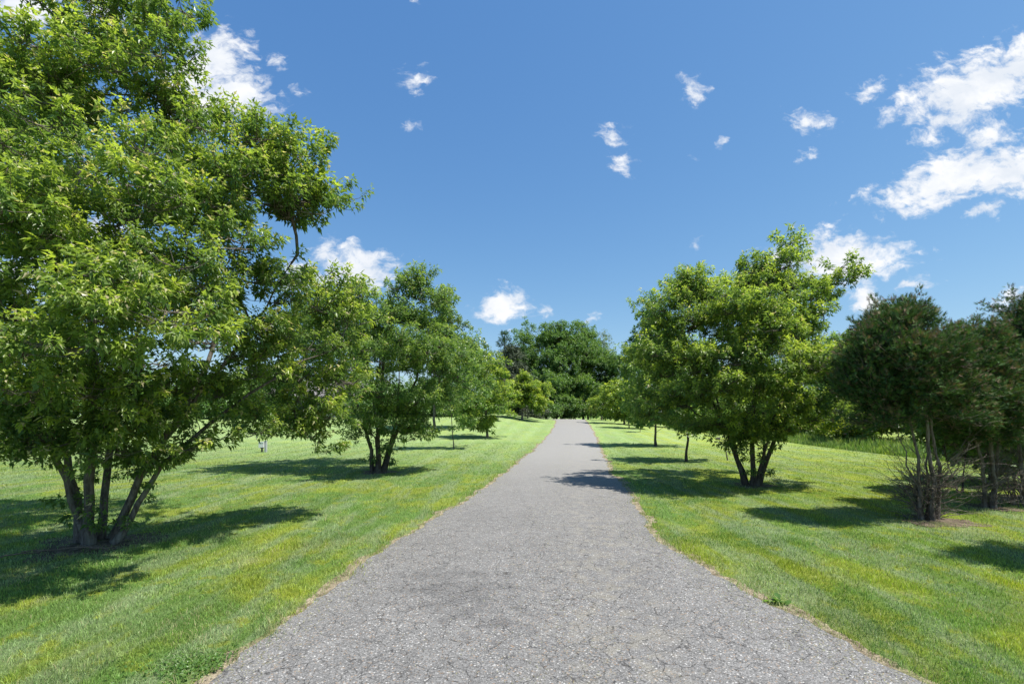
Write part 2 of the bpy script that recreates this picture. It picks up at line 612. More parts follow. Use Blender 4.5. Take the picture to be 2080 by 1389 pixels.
M_SPRUCE = leaf_mat('spruce_needles', (.060, .085, .050), (.13, .155, .095), (.12, .14, .10), (.15, .12, .10), trans=.08, rough=.7, spec=.2)
M_SHRUB = leaf_mat('shrub_leaf', (.060, .125, .025), (.13, .22, .04), (.38, .42, .03), (.35, .24, .20))
M_BARK = bark_mat('maple_bark', (.075, .062, .052), (.21, .185, .160))
M_BARK_D = bark_mat('dark_bark', (.045, .036, .030), (.12, .100, .085), .05)
M_CBARK = bark_mat('cedar_bark', (.085, .065, .052), (.24, .205, .175), .1)
M_LAWN = lawn_ground_mat()
M_BLADE = blade_mat()
M_ROAD = asphalt_mat()
M_VERGE = soil_mat('verge_soil', (.15, .12, .08), (.38, .32, .225), (.14, .16, .05))
M_SOIL = soil_mat('bare_soil', (.085, .068, .048), (.22, .175, .125), (.12, .14, .05))

# ------------------------------------------------------------------ ground, road, verge
gx = np.unique(np.concatenate([np.arange(-30, 30.01, .5), np.arange(-80, 80, 2.5), np.linspace(-600, 600, 41)]))
gy = np.unique(np.concatenate([np.arange(-8, 80.01, .5), np.arange(-30, 160, 3.0), np.linspace(-300, 900, 41)]))
X, Y = np.meshgrid(gx, gy)
V = np.stack([X, Y, ground_z(X, Y)], -1).reshape(-1, 3)
nx, ny = len(gx), len(gy)
ii = (np.arange(ny - 1)[:, None] * nx + np.arange(nx - 1)[None]).ravel()
tag(mesh_np('ground', V, None, np.stack([ii, ii + 1, ii + nx + 1, ii + nx], -1), M_LAWN, smooth=True), kind='structure')

LE = [(423, 1386), (469, 1346), (520, 1314), (573, 1264), (645, 1213), (714, 1161), (804, 1107), (850, 1078), (905, 1043), (971, 1000),
      (1000, 983), (1032, 957), (1055, 938), (1079, 919), (1103, 897), (1120, 877), (1127, 866)]
RE = [(1885, 1389), (1813, 1361), (1746, 1327), (1669, 1281), (1614, 1247), (1517, 1209), (1454, 1171), (1369, 1124), (1327, 1090),
      (1285, 1014), (1240, 959), (1219, 912), (1212, 895), (1205, 878), (1198, 866)]
le = np.array([hit(*p) for p in LE])
re_ = np.array([hit(*p) for p in RE])
yfar = np.array([48, 52, 55, 58, 61, 64, 67, 70.])
# beyond the crest the drive swings to the left
lx_far = np.array([4.35, 4.5, 4.3, 3.3, 1.2, -2.0, -6.5, -12.])
rx_far = np.array([7.2, 7.7, 8.0, 8.0, 7.6, 6.4, 4.0, 0.])
le = le[le[:, 1] < 46]
re_ = re_[re_[:, 1] < 46]
LYs = np.concatenate([[-60, -8, 0], le[:, 1], yfar])
LXs = np.concatenate([[-6, -2.3, -1.95], le[:, 0], lx_far])
RYs = np.concatenate([[-60, -8, 0], re_[:, 1], yfar])
RXs = np.concatenate([[-2, 3.4, 2.9], re_[:, 0], rx_far])
ys = np.concatenate([np.arange(-60, 0, 2), np.arange(0, 12, .06), np.arange(12, 30, .15), np.arange(30, 70, .4)])


def wob(y, seed, amp=1.0):
    r = np.random.default_rng(seed)
    s = 0
    for f_, a_ in ((1.1, .035), (2.7, .028), (6.1, .022), (14, .014), (31, .010)):
        s = s + a_ * np.sin(y * f_ + r.uniform(0, 6.28)) * (1 + .5 * np.sin(y * f_ * .37 + r.uniform(0, 6)))
    return s * amp


xl = np.interp(ys, LYs, LXs) + wob(ys, 1)
xr = np.interp(ys, RYs, RXs) + wob(ys, 2)
nl = 13


def ribbon(name, xa, xb, n, dz, mat, crown=0.0):
    tt = np.linspace(0, 1, n)
    X = xa[:, None] + (xb - xa)[:, None] * tt[None]
    Yg = np.repeat(ys[:, None], n, 1)
    Z = ground_z(X, Yg) + dz + crown * 4 * (tt * (1 - tt))[None]
    Vv = np.stack([X, Yg, Z], -1).reshape(-1, 3)
    i = (np.arange(len(ys) - 1)[:, None] * n + np.arange(n - 1)[None]).ravel()
    return tag(mesh_np(name, Vv, None, np.stack([i, i + 1, i + n + 1, i + n], -1), mat, smooth=True), kind='structure')


ribbon('road', xl, xr, nl, .012, M_ROAD, .03)
vw_l = (.06 + .55 * np.abs(wob(ys, 5, 2.2)))
vw_r = (.08 + .6 * np.abs(wob(ys, 6, 2.4)))
ribbon('verge', xl - vw_l, xl + .12, 4, .006, M_VERGE)
ribbon('verge', xr - .12, xr + vw_r, 4, .006, M_VERGE)


def road_dist(x, y):
    """positive outside the road (distance to the edge)"""
    a = np.interp(y, ys, xl)
    b = np.interp(y, ys, xr)
    return np.maximum(a - x, x - b)


# ------------------------------------------------------------------ grass
BARE = []          # (x, y, radius) where grass is thin


def clumpnoise(x, y):
    return .5 + .25 * np.sin(x * 3.1 + 1.3 * np.sin(y * 2.3)) + .25 * np.sin(y * 3.7 + 1.7 * np.sin(x * 1.9 + 2))


def blades(name, pts, h, w, straw, weed, bend=True, mat=None, lean=.55):
    n = len(pts)
    a = rng.uniform(0, 2 * math.pi, n)
    side = np.stack([np.cos(a), np.sin(a), np.zeros(n)], -1)
    b = rng.uniform(0, 2 * math.pi, n)
    ln = h * rng.uniform(.15, 1.0, n) * lean * 1.6
    dirv = np.stack([np.cos(b), np.sin(b), np.zeros(n)], -1)
    up = np.zeros((n, 3))
    up[:, 2] = 1
    base = np.stack([pts[:, 0], pts[:, 1], ground_z(pts[:, 0], pts[:, 1]) - .004], -1)
    tip = base + up * h[:, None] + dirv * ln[:, None]
    if bend:
        midp = base + up * (h * .62)[:, None] + dirv * (ln * .32)[:, None]
        vv = np.stack([base - side * (w / 2)[:, None], base + side * (w / 2)[:, None], midp + side * (w * .42)[:, None], midp - side * (w * .42)[:, None], tip], 1)
        k = np.arange(n)[:, None] * 5
        quads = k + np.array([[0, 1, 2, 3]])
        tris = k + np.array([[3, 2, 4]])
        m = 5
    else:
        vv = np.stack([base - side * (w / 2)[:, None], base + side * (w / 2)[:, None], tip], 1)
        k = np.arange(n)[:, None] * 3
        tris = k + np.array([[0, 1, 2]])
        quads = None
        m = 3
    att = np.stack([rng.uniform(0, 1, n), straw, weed, np.ones(n)], -1)
    return vv.reshape(-1, 3), tris, quads, np.repeat(att, m, 0)


def scatter(y0, y1, dens, xlim=1.5, ymargin=0):
    A = (y1 - y0) * (y1 + y0) * xlim
    n = int(A * dens)
    yv = np.sqrt(rng.uniform(y0 * y0, y1 * y1, n))
    xv = rng.uniform(-1, 1, n) * yv * xlim
    d = road_dist(xv, yv)
    keep = (d > rng.normal(.0, .035, n) + .10 * np.sin(yv * 5.3 + xv) * np.sin(yv * 1.7 + 2) - .02) & (rng.uniform(0, 1, n) < .35 + .65 * clumpnoise(xv * 2.2, yv * 2.2))
    keep &= rng.uniform(0, 1, n) < .22 + .78 * sst(-.1, .26 + .2 * np.sin(yv * 2.9 + np.sign(xv)), d)
    for (bx, by, br) in BARE:
        r = np.hypot(xv - bx, yv - by)
        keep &= rng.uniform(0, 1, n) < sst(br * .3, br * 1.15, r) + .04
    return np.stack([xv[keep], yv[keep]], -1), d[keep]


# tree bases known early so that turf thins out there
T1, T2, R1 = P(200, 6.5), P(768, 14.2), P(1530, 11.7)
C1, C2, C3 = P(1893, 7.9), P(2012, 8.95), P(2090, 9.7)
BARE += [(T1[0], T1[1] - .05, .82), (T2[0], T2[1], .6), (R1[0], R1[1], .55), (C1[0], C1[1] - .1, .6), (C2[0], C2[1], .5), (C3[0], C3[1], .8)]

gv, gt, gq, ga, off = [], [], [], [], 0
for (y0, y1, dens, hh, ww, bend) in ((2.3, 4.4, 8500, .034, .0036, True), (4.4, 7, 4400, .036, .0048, True), (7, 11, 1500, .042, .008, False),
                                     (11, 17, 520, .04, .013, False), (17, 26, 150, .036, .022, False)):
    pts, d = scatter(y0, y1, dens)
    n = len(pts)
    h = hh * rng.uniform(.55, 1.35, n) * (1 + .5 * (clumpnoise(pts[:, 0] * 1.3 + 4, pts[:, 1] * 1.1) > .86))
    h *= 1 + .5 * np.exp(-(d / .3) ** 2)
    w = ww * rng.uniform(.7, 1.4, n)
    nearedge = np.exp(-(d / .28) ** 2)
    dryp = .035 + .34 * nearedge + .22 * (clumpnoise(pts[:, 0] * .9 + 9, pts[:, 1] * .8 + 2) > .8)
    straw = (rng.uniform(0, 1, n) < dryp) * rng.uniform(.35, 1, n)
    wd = (clumpnoise(pts[:, 0] * .55 + 3, pts[:, 1] * .6 + 7) > .83) * rng.uniform(.1, .7, n) * (1 - straw)
    vv, tt, qq, aa = blades('g', pts, h, w, straw, wd, bend)
    gv.append(vv)
    gt.append(tt + off)
    if qq is not None:
        gq.append(qq + off)
    ga.append(aa)
    off += len(vv)
tag(mesh_np('grass', np.concatenate(gv), np.concatenate(gt), np.concatenate(gq), M_BLADE, attr=np.concatenate(ga)), kind='stuff',
    label='short mown lawn grass on both sides of the drive', cat='grass')

# tall unmown grass along the right edge of the lawn
EDGE = np.array([[17.0, 6], [16.0, 12], [15.3, 18], [15.3, 24], [15.6, 30], [15.3, 35], [12.6, 42], [10.5, 47], [8.8, 53]])
n = 30000
yv = rng.uniform(9, 40, n)
xe = np.interp(yv, EDGE[:, 1], EDGE[:, 0])
xv = xe + rng.uniform(0, 1, n) ** 1.3 * 4.5
h = .46 * rng.uniform(.45, 1.3, n) * (.45 + .55 * sst(0, .8, xv - xe)) * (.8 + .4 * clumpnoise(xv, yv))
vv, tt, qq, aa = blades('tg', np.stack([xv, yv], -1), h, .024 * rng.uniform(.6, 1.4, n), (rng.uniform(0, 1, n) < .06) * .7, rng.uniform(0, .8, n), True, lean=.3)
tag(mesh_np('tall_grass', vv, tt, qq, M_BLADE, attr=aa), kind='stuff', label='tall bright unmown grass along the right lawn edge', cat='grass')

# dry clippings scattered over the asphalt
n = 9000
yv = 2.4 + 24 * rng.uniform(0, 1, n) ** 2.0
a, b = np.interp(yv, ys, xl), np.interp(yv, ys, xr)
side = rng.uniform(0, 1, n)
xx = np.where(side < .34, a + np.abs(rng.normal(0, .2, n)), np.where(side < .8, b - np.abs(rng.normal(0, .32, n)), a + (b - a) * rng.normal(.5, .09, n)))
ang = rng.uniform(0, 6.28, n)
ln = rng.uniform(.008, .024, n) * (1 + yv / 14)
wd = .0013 * (1 + yv / 9)
tt_ = (xx - a) / (b - a)
base = np.stack([xx, yv, ground_z(xx, yv) + .012 + .12 * tt_ * (1 - tt_) + .004], -1)
dv = np.stack([np.cos(ang), np.sin(ang), np.zeros(n)], -1) * ln[:, None]
sv = np.stack([-np.sin(ang), np.cos(ang), np.zeros(n)], -1) * wd[:, None]
tip = base + dv
tip[:, 2] += rng.uniform(0, .006, n)
keep = (tt_ > 0) & (tt_ < 1)
vv = np.stack([base - sv, base + sv, tip], 1)[keep]
att = np.stack([rng.uniform(0, 1, keep.sum()), rng.uniform(.5, 1, keep.sum()), np.zeros(keep.sum()), np.ones(keep.sum())], -1)
tag(mesh_np('grass_clippings', vv.reshape(-1, 3), np.arange(len(vv) * 3).reshape(-1, 3), None, M_BLADE, attr=np.repeat(att, 3, 0)), kind='stuff',
    label='dry straw coloured clippings scattered over the asphalt edges', cat='clippings')

# ------------------------------------------------------------------ foliage templates: verts (side, along, normal), tris
T_LOBED = (np.array([[0, 0, 0], [-.29, .27, .08], [-.14, .45, .05], [0, 1, -.14], [.14, .45, .05], [.29, .27, .08]]),
           np.array([[0, 2, 1], [0, 3, 2], [0, 4, 3], [0, 5, 4]]))
T_KITE = (np.array([[0, 0, 0], [-.27, .42, .08], [0, 1, -.1], [.27, .42, .08]]), np.array([[0, 2, 1], [0, 3, 2]]))
T_OVAL = (np.array([[0, 0, 0], [-.36, .3, .08], [-.28, .75, .0], [0, 1, -.1], [.28, .75, 0], [.36, .3, .08]]),
          np.array([[0, 2, 1], [0, 3, 2], [0, 4, 3], [0, 5, 4]]))
_f = []
for (bx, by, ax, ay) in ((0, 0, 0, 1), (0, .15, -.34, .62), (0, .15, .34, .62), (0, .4, -.26, .9), (0, .4, .26, .9), (0, .0, -.3, .3), (0, .0, .3, .3)):
    dx, dy = ax - bx, ay - by
    l_ = math.hypot(dx, dy)
    px_, py_ = -dy / l_ * .05, dx / l_ * .05
    _f.append([[bx - px_, by - py_, 0], [bx + px_, by + py_, 0], [ax, ay, -.06]])
T_FAN = (np.array(_f).reshape(-1, 3), np.arange(21).reshape(-1, 3))


def unit(a):
    return a / (np.linalg.norm(a, axis=-1, keepdims=True) + 1e-9)


def foliage(pos, d, nrm, size, tmpl, att):
    tv, tt = tmpl
    s = unit(np.cross(d, nrm))
    nn = np.cross(s, d)
    vv = pos[:, None] + size[:, None, None] * (s[:, None] * tv[None, :, 0, None] + d[:, None] * tv[None, :, 1, None] + nn[:, None] * tv[None, :, 2, None])
    k = np.arange(len(pos))[:, None, None] * len(tv)
    return vv.reshape(-1, 3), (k + tt[None]).reshape(-1, 3), np.repeat(att, len(tv), 0)


def leaves_on(shoots, axes, youth, n_per, size, L_s, tmpl, droop, R, buffp, up_n=1.0, spread=.9):
    m = len(shoots)
    k = n_per
    p0 = np.repeat(shoots, k, 0)
    ax = np.repeat(axes, k, 0)
    t = R.uniform(0, 1, m * k) ** .8
    ls = np.repeat(L_s * R.uniform(.7, 1.3, m), k)
    r = unit(np.cross(ax, R.normal(size=(m * k, 3))))
    pos = p0 + ax * (ls * t)[:, None] + r * (size * .55 * R.uniform(.2, 1.6, m * k))[:, None]
    d = r * spread * (1.15 - t)[:, None] + ax * (.15 + .55 * t)[:, None] + R.normal(size=(m * k, 3)) * .28
    d[:, 2] -= droop * R.uniform(.5, 1.4, m * k)
    d = unit(d)
    nn = R.normal(size=(m * k, 3)) * .42 + r * .25
    nn[:, 2] += up_n
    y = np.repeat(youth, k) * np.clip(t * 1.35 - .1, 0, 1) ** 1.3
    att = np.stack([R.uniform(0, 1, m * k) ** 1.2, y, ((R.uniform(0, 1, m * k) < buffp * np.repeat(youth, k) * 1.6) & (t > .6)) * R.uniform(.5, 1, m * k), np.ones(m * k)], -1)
    sz = size * R.uniform(.55, 1.35, m * k) * np.repeat(R.uniform(.75, 1.2, m), k) * (1.08 - .22 * t)
    return foliage(pos, d, nn, sz, tmpl, att)


STEM_K = .60


def bez(a, c, b, n):
    t = np.linspace(0, 1, n)[:, None]
    return (1 - t) ** 2 * a + 2 * t * (1 - t) * c + t * t * b


def grow(stems, subs, R, step=.3, bend_up=.25, r_tip=.006, expo=.47, pen=.35):
    """stems: list of (points, base radius). subs: sorted clump centres. returns nodes, chains, radii"""
    pos, par, sid, stemr, plen = [], [], [], [], []
    chains = []
    for si, (pts, br) in enumerate(stems):
        pts = np.asarray(pts, float)
        seg = np.linalg.norm(np.diff(pts, axis=0), axis=1)
        cum = np.concatenate([[0], np.cumsum(seg)])
        m = max(4, int(cum[-1] / step) + 1)
        tq = np.linspace(0, cum[-1], m)
        q = np.stack([np.interp(tq, cum, pts[:, k]) for k in range(3)], -1)
        for _ in range(2):                                   # smooth the control polygon
            q[1:-1] = .25 * q[:-2] + .5 * q[1:-1] + .25 * q[2:]
        q[1:-1] += R.normal(size=(m - 2, 3)) * step * .07
        ch = []
        for i in range(m):
            par.append(-1 if i == 0 else len(pos) - 1)
            pos.append(q[i])
            sid.append(si)
            tt = i / (m - 1)
            stemr.append(br * STEM_K * (1 - tt) ** .75 * (1 + .45 * math.exp(-tt * cum[-1] / .10)))
            plen.append(tq[i])
            ch.append(len(pos) - 1)
        chains.append(ch)
    P_ = np.array(pos)
    dmin = np.array([np.min(np.linalg.norm(P_ - s, axis=1)) for s in subs])
    order = np.argsort(dmin)
    cap = len(pos) + len(subs) * 14
    A = np.zeros((cap, 3))
    A[:len(pos)] = P_
    PL = np.zeros(cap)
    PL[:len(pos)] = plen
    cnt = len(pos)
    par = par + [0] * (cap - len(par))
    sid = sid + [0] * (cap - len(sid))
    stemr = stemr + [0.0] * (cap - len(stemr))
    dirs = np.zeros((cap, 3))
    for i in range(cnt):
        j = par[i]
        dirs[i] = unit(A[i] - A[j]) if j >= 0 else np.array([0, 0, 1.])
    endnode = {}
    for oi in order:
        s = subs[oi]
        dv = s - A[:cnt]
        dist = np.linalg.norm(dv, axis=1) + 1e-6
        cosang = np.sum(dv * dirs[:cnt], 1) / dist
        cost = dist * (1 + pen * (1 - cosang)) + .10 * PL[:cnt] + .6 * np.maximum(0, A[:cnt, 2] - s[2])
        cost[PL[:cnt] < .35] += 1.5
        k = int(np.argmin(cost))
        a = A[k].copy()
        Ld = dist[k]
        ctrl = a + unit(dirs[k] * .6 + unit(dv[k]) + np.array([0, 0, bend_up])) * Ld * .45
        m = max(3, min(13, int(Ld / step) + 2))
        q = bez(a, ctrl, s, m)
        q[1:-1] += R.normal(size=(m - 2, 3)) * step * .09
        ch = [k]
        prev = k
        for i in range(1, m):
            A[cnt] = q[i]
            par[cnt] = prev
            sid[cnt] = sid[k]
            dirs[cnt] = unit(q[i] - q[i - 1])
            PL[cnt] = PL[prev] + np.linalg.norm(q[i] - q[i - 1])
            ch.append(cnt)
            prev = cnt
            cnt += 1
        endnode[oi] = prev
        chains.append(ch)
    w = np.zeros(cnt)
    for e in endnode.values():
        w[e] += 1
    for i in range(cnt - 1, -1, -1):
        if par[i] >= 0 and i > 0:
            w[par[i]] += w[i]
    r = r_tip * np.maximum(w, .6) ** expo
    sr = np.array(stemr[:cnt])
    isstem = sr > 0
    for i in np.nonzero(isstem)[0]:
        r[i] = sr[i]
    return A[:cnt], chains, r, np.array(sid[:cnt]), endnode


def make_tree(name, label, cat, base, stems, blobs, R_seed, n_sub, n_shoot, n_leaf, leaf_size, mat, bark=None, group=None, tmpl=T_KITE, sub_r=.45,
              droop=.5, buffp=.05, youth=(.2, .8), shoot_len=.22, twigs=True, step=.3, r_tip=.006, extra=None, flat=.62, axis_up=.55, up_n=1.0,
              stem_name='trunk', spread=.9, shell=.45, radial=.6, ragged=.14):
    R = np.random.default_rng(R_seed)
    base = np.asarray(base, float)
    root = empty(name, base, label, cat, group)
    bl = np.array([[*b[0], *b[1]] for b in blobs], float)
    wgt = (bl[:, 3] * bl[:, 4] * bl[:, 5]) ** .75
    if len(blobs[0]) > 2:
        wgt = wgt * np.array([b[2] for b in blobs])
    wgt /= wgt.sum()
    pick = R.choice(len(bl), n_sub, p=wgt)
    dirs = unit(R.normal(size=(n_sub, 3)))
    rad = R.uniform(0, 1, n_sub) ** shell
    rad = rad * (1 + (R.uniform(0, 1, n_sub) < ragged) * R.uniform(.12, .5, n_sub))
    subs = bl[pick, :3] + dirs * bl[pick, 3:] * rad[:, None]
    gz = ground_z(subs[:, 0], subs[:, 1])
    subs[:, 2] = np.maximum(subs[:, 2], gz + .35)
    A, chains, r, sid, endn = grow([([base + np.array(p) for p in pts], br) for pts, br in stems], subs, R, step=step, r_tip=r_tip)
    nst = len(stems)
    mbs = [MB() for _ in range(nst)]
    for ci, ch in enumerate(chains):
        rr = r[ch].copy()
        if ci >= nst:
            rr[0] = min(rr[0], rr[1] * 1.5)
        mx = rr.max()
        if mx < .004 and not twigs:
            continue
        mbs[sid[ch[-1]]].tube(A[ch], rr, 9 if mx > .05 else (6 if mx > .02 else 4))
    # shoots around each clump centre
    cen = subs.mean(0)
    scs = np.repeat(subs, n_shoot, 0)
    m = len(scs)
    dd = R.normal(size=(m, 3))
    dd[:, 2] = np.abs(dd[:, 2]) * .9 - .25
    dd = unit(dd)
    rr = sub_r * R.uniform(.35, 1.0, m) * np.repeat(R.uniform(.6, 1.35, len(subs)), n_shoot)
    sh = scs + dd * rr[:, None] * np.array([1, 1, flat])
    outw = unit(sh - cen - np.array([0, 0, -.5]))
    axis = unit(dd * radial + outw * .45 + np.array([0, 0, axis_up]) + R.normal(size=(m, 3)) * .18)
    span = np.linalg.norm((sh - cen) / (bl[:, 3:].max(0) + np.abs(bl[:, :3] - cen).max(0) + .01), axis=1)
    hi = np.clip((sh[:, 2] - subs[:, 2].min()) / (np.ptp(subs[:, 2]) + .01), 0, 1)
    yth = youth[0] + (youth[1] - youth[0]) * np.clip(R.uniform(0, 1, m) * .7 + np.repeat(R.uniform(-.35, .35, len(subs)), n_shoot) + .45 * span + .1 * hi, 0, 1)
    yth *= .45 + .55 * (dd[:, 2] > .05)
    if twigs:
        for i in range(m):
            mb = mbs[sid[endn[i // n_shoot]]]
            a, b = scs[i], sh[i]
            cc = (a + b) / 2 + np.array([0, 0, -.04])
            mb.tube(np.stack([a, cc, b, b + axis[i] * shoot_len * .8]), [.0055, .0045, .0035, .0015], 3, cap=False)
    if extra is not None:                                    # low shoots growing straight from the stems
        ep, ea = extra(R, A, sid)
        sh = np.concatenate([sh, ep])
        axis = np.concatenate([axis, ea])
        yth = np.concatenate([yth, np.full(len(ep), .12)])
    vv, tt, aa = leaves_on(sh, axis, yth, n_leaf, leaf_size, shoot_len, tmpl, droop, R, buffp, up_n, spread)
    for mb in mbs:
        if mb.n:
            mb.build(stem_name, bark or M_BARK, root, loc=base)
    mesh_np('crown', vv, tt, None, mat, root, attr=aa, loc=base)
    return root


def pxb(lst, d0):
    """blobs given as px, py, d, rx px, ry px, depth radius (m)"""
    out = []
    for b in lst:
        px, py, d, rx, ry, dr = b[:6]
        out.append((tuple(W(px, py, d)), (rx * d / F, dr, ry * d / F)) + ((b[6],) if len(b) > 6 else (1.0,)))
    return out


def low_shoots(nn, zmax, sp=.1):
    def f(R, A, sid):
        k = np.nonzero((A[:, 2] < zmax) & (A[:, 2] > .12))[0]
        k = R.choice(k, nn)
        dv = R.normal(size=(nn, 3))
        dv[:, 2] = np.abs(dv[:, 2]) * .4
        dv = unit(dv)
        return A[k] + dv * sp * R.uniform(.3, 2.2, (nn, 1)), dv
    return f


# ------------------------------------------------------------------ near maples
b1 = pxb([
    (565, 310, 6.5, 75, 85, .7, 1.5), (610, 420, 6.6, 60, 60, .6, 1.6), (500, 430, 6.3, 110, 70, .8, 1.), (430, 300, 6.2, 90, 70, .8, .8),
    (372, 75, 6.8, 36, 80, .6, 2.0), (310, 190, 6.7, 60, 60, .6, 1.1), (270, 70, 6.9, 60, 130, .7, 1.3), (170, 60, 6.7, 50, 110, .6, 1.1), (100, 110, 6.6, 30, 90, .6, 1.2), (70, 190, 6.3, 110, 90, .9), (-60, 250, 6.3, 110, 160, 1.1), (230, 240, 6.6, 120, 100, .9, .7),
    (200, 370, 5.6, 180, 110, .9), (330, 430, 5.7, 150, 90, .9), (60, 440, 5.7, 130, 110, .9), (430, 540, 5.9, 130, 80, .9),
    (150, 560, 5.5, 170, 90, .9), (0, 640, 5.8, 140, 110, 1.0), (300, 640, 5.6, 170, 80, .9), (520, 640, 6.6, 120, 70, .8, .8),
    (610, 590, 7.2, 70, 60, .7, .9), (685, 600, 7.9, 30, 55, .5, 1.3), (670, 690, 7.8, 55, 75, .6, 1.3), (695, 775, 7.9, 42, 55, .5, 1.5), (610, 780, 7.8, 75, 55, .6), (600, 850, 8.0, 45, 40, .4, 1.6), (640, 900, 8.0, 30, 26, .3, 2.0),
    (480, 835, 6.9, 90, 38, .6), (400, 790, 6.6, 110, 45, .7), (150, 760, 5.8, 150, 60, .8), (60, 850, 6.0, 80, 32, .5), (290, 780, 6.0, 120, 55, .7), (-60, 780, 6.3, 110, 80, .9),
    (60, 900, 5.9, 75, 28, .4, 2.0), (150, 890, 6.0, 60, 30, .4, 1.8), (240, 890, 6.0, 70, 40, .5, 1.8), (340, 860, 6.2, 70, 34, .5, 1.3), (395, 905, 6.5, 40, 28, .4, 1.5), (300, 950, 6.5, 40, 35, .35, 1.5), (225, 985, 6.2, 40, 40, .3, 2.5), (300, 1010, 6.3, 30, 26, .3, 2.0), (480, 875, 6.9, 65, 22, .4, 1.3), (440, 800, 6.6, 90, 40, .6), (560, 730, 7.0, 90, 60, .7), (640, 830, 7.9, 60, 50, .5),
    (300, 560, 4.6, 110, 80, .5, 1.5), (180, 650, 4.5, 120, 80, .5, 1.5), (350, 690, 4.7, 100, 60, .5, 1.5), (50, 700, 4.6, 110, 70, .5, 1.3), (120, 800, 5.0, 120, 40, .5, 1.2), (30, 890, 5.6, 60, 22, .4),
    (60, 480, 4.9, 130, 80, .6), (-60, 600, 5.0, 120, 90, .6),
    (300, 400, 8.3, 210, 200, 1.0, .7), (60, 330, 8.4, 170, 200, 1.0, .7), (380, 640, 8.2, 170, 90, .9, .6), (150, 690, 8.2, 190, 90, 1., .6),
], 6.5)
st1 = [([(-.24, 0, 0), (-.33, -.02, .9), (-.62, 0, 1.7), (-1.3, .1, 3.0), (-1.9, .2, 4.6)], .085),
       ([(-.02, -.12, 0), (.02, -.16, .8), (.12, -.2, 1.6), (.1, -.25, 3.2), (-.1, -.2, 5.0), (-.2, -.2, 6.5)], .10),
       ([(.2, .02, 0), (.42, 0, .7), (.95, .05, 1.55), (1.7, .2, 2.6), (2.5, .3, 3.9)], .075),
       ([(.28, -.08, 0), (.55, -.04, .55), (1.0, .15, 1.3), (1.9, .7, 2.2), (3.0, 1.3, 2.9)], .065),
       ([(.06, .18, 0), (.3, .4, .9), (.7, .9, 2.0), (1.0, 1.4, 3.6), (1.2, 1.6, 5.2)], .09),
       ([(-.12, .16, 0), (-.2, .4, 1.0), (-.35, .8, 2.2), (-.9, 1.3, 3.8), (-1.0, 1.4, 5.6)], .085),
       ([(-.1, -.05, 0), (-.2, -.1, .6), (-.42, -.3, 1.5), (-.7, -.7, 2.7), (-.9, -.9, 4.2)], .07)]
make_tree('maple_tree', 'largest multi-stemmed maple filling the left of the picture, leaves reaching the top edge', 'tree', T1, st1, b1, 11, 480, 9, 41, .074, M_MAPLE, ragged=.04,
          tmpl=T_LOBED, sub_r=.40, droop=.55, buffp=.12, youth=(.12, .95), shoot_len=.24, step=.28, r_tip=.0040,
          extra=low_shoots(130, 1.7, .14), group='maples lining the drive', flat=.6)

b2 = pxb([
    (850, 620, 14.2, 60, 50, .9), (760, 650, 14.0, 90, 55, 1.1), (800, 720, 13.4, 100, 60, 1.2), (660, 680, 14.4, 90, 70, 1.2), (580, 720, 14.6, 80, 70, 1.1),
    (900, 730, 14.4, 50, 60, 1.0), (780, 800, 13.2, 95, 45, 1.1), (880, 800, 14.2, 50, 40, .9), (700, 790, 14.2, 80, 50, 1.0), (560, 790, 14.6, 60, 45, 1.0),
    (780, 860, 13.6, 75, 28, .7), (840, 850, 14.2, 32, 38, .5), (730, 700, 16.2, 150, 90, 1.2, .7), (710, 880, 13.8, 30, 22, .4, 1.2), (780, 890, 13.9, 55, 20, .5, 1.3), (840, 880, 14.0, 26, 26, .4, 1.2), (845, 575, 14.2, 22, 22, .4, 1.5)], 14.2)
st2 = [([(-.16, 0, 0), (-.24, 0, .8), (-.5, .1, 1.8), (-1.2, .1, 3.0), (-1.9, .1, 4.0)], .10), ([(0, -.06, 0), (.02, -.08, .8), (.1, -.1, 2.0), (.2, 0, 3.6), (.5, 0, 5.2)], .13),
       ([(.15, 0, 0), (.32, .02, .7), (.7, .1, 1.6), (1.1, .2, 2.8), (1.5, .2, 4.2)], .11), ([(.08, .14, 0), (.3, .4, 1.0), (.4, .9, 2.3), (.3, 1.3, 3.8)], .08),
       ([(-.08, .12, 0), (-.1, .4, 1.0), (-.4, .9, 2.2), (-.8, 1.5, 3.6)], .08)]
make_tree('maple_tree', 'dense green multi-stemmed maple behind the hanging boughs of the largest left tree', 'tree', T2, st2, b2, 12, 300, 10, 30, .092, M_MAPLE2,
          bark=M_BARK_D, tmpl=T_LOBED, sub_r=.44, droop=.55, buffp=.04, youth=(.0, .7), shoot_len=.25, r_tip=.0055, extra=low_shoots(24, 1.1), group='maples lining the drive', flat=.55)

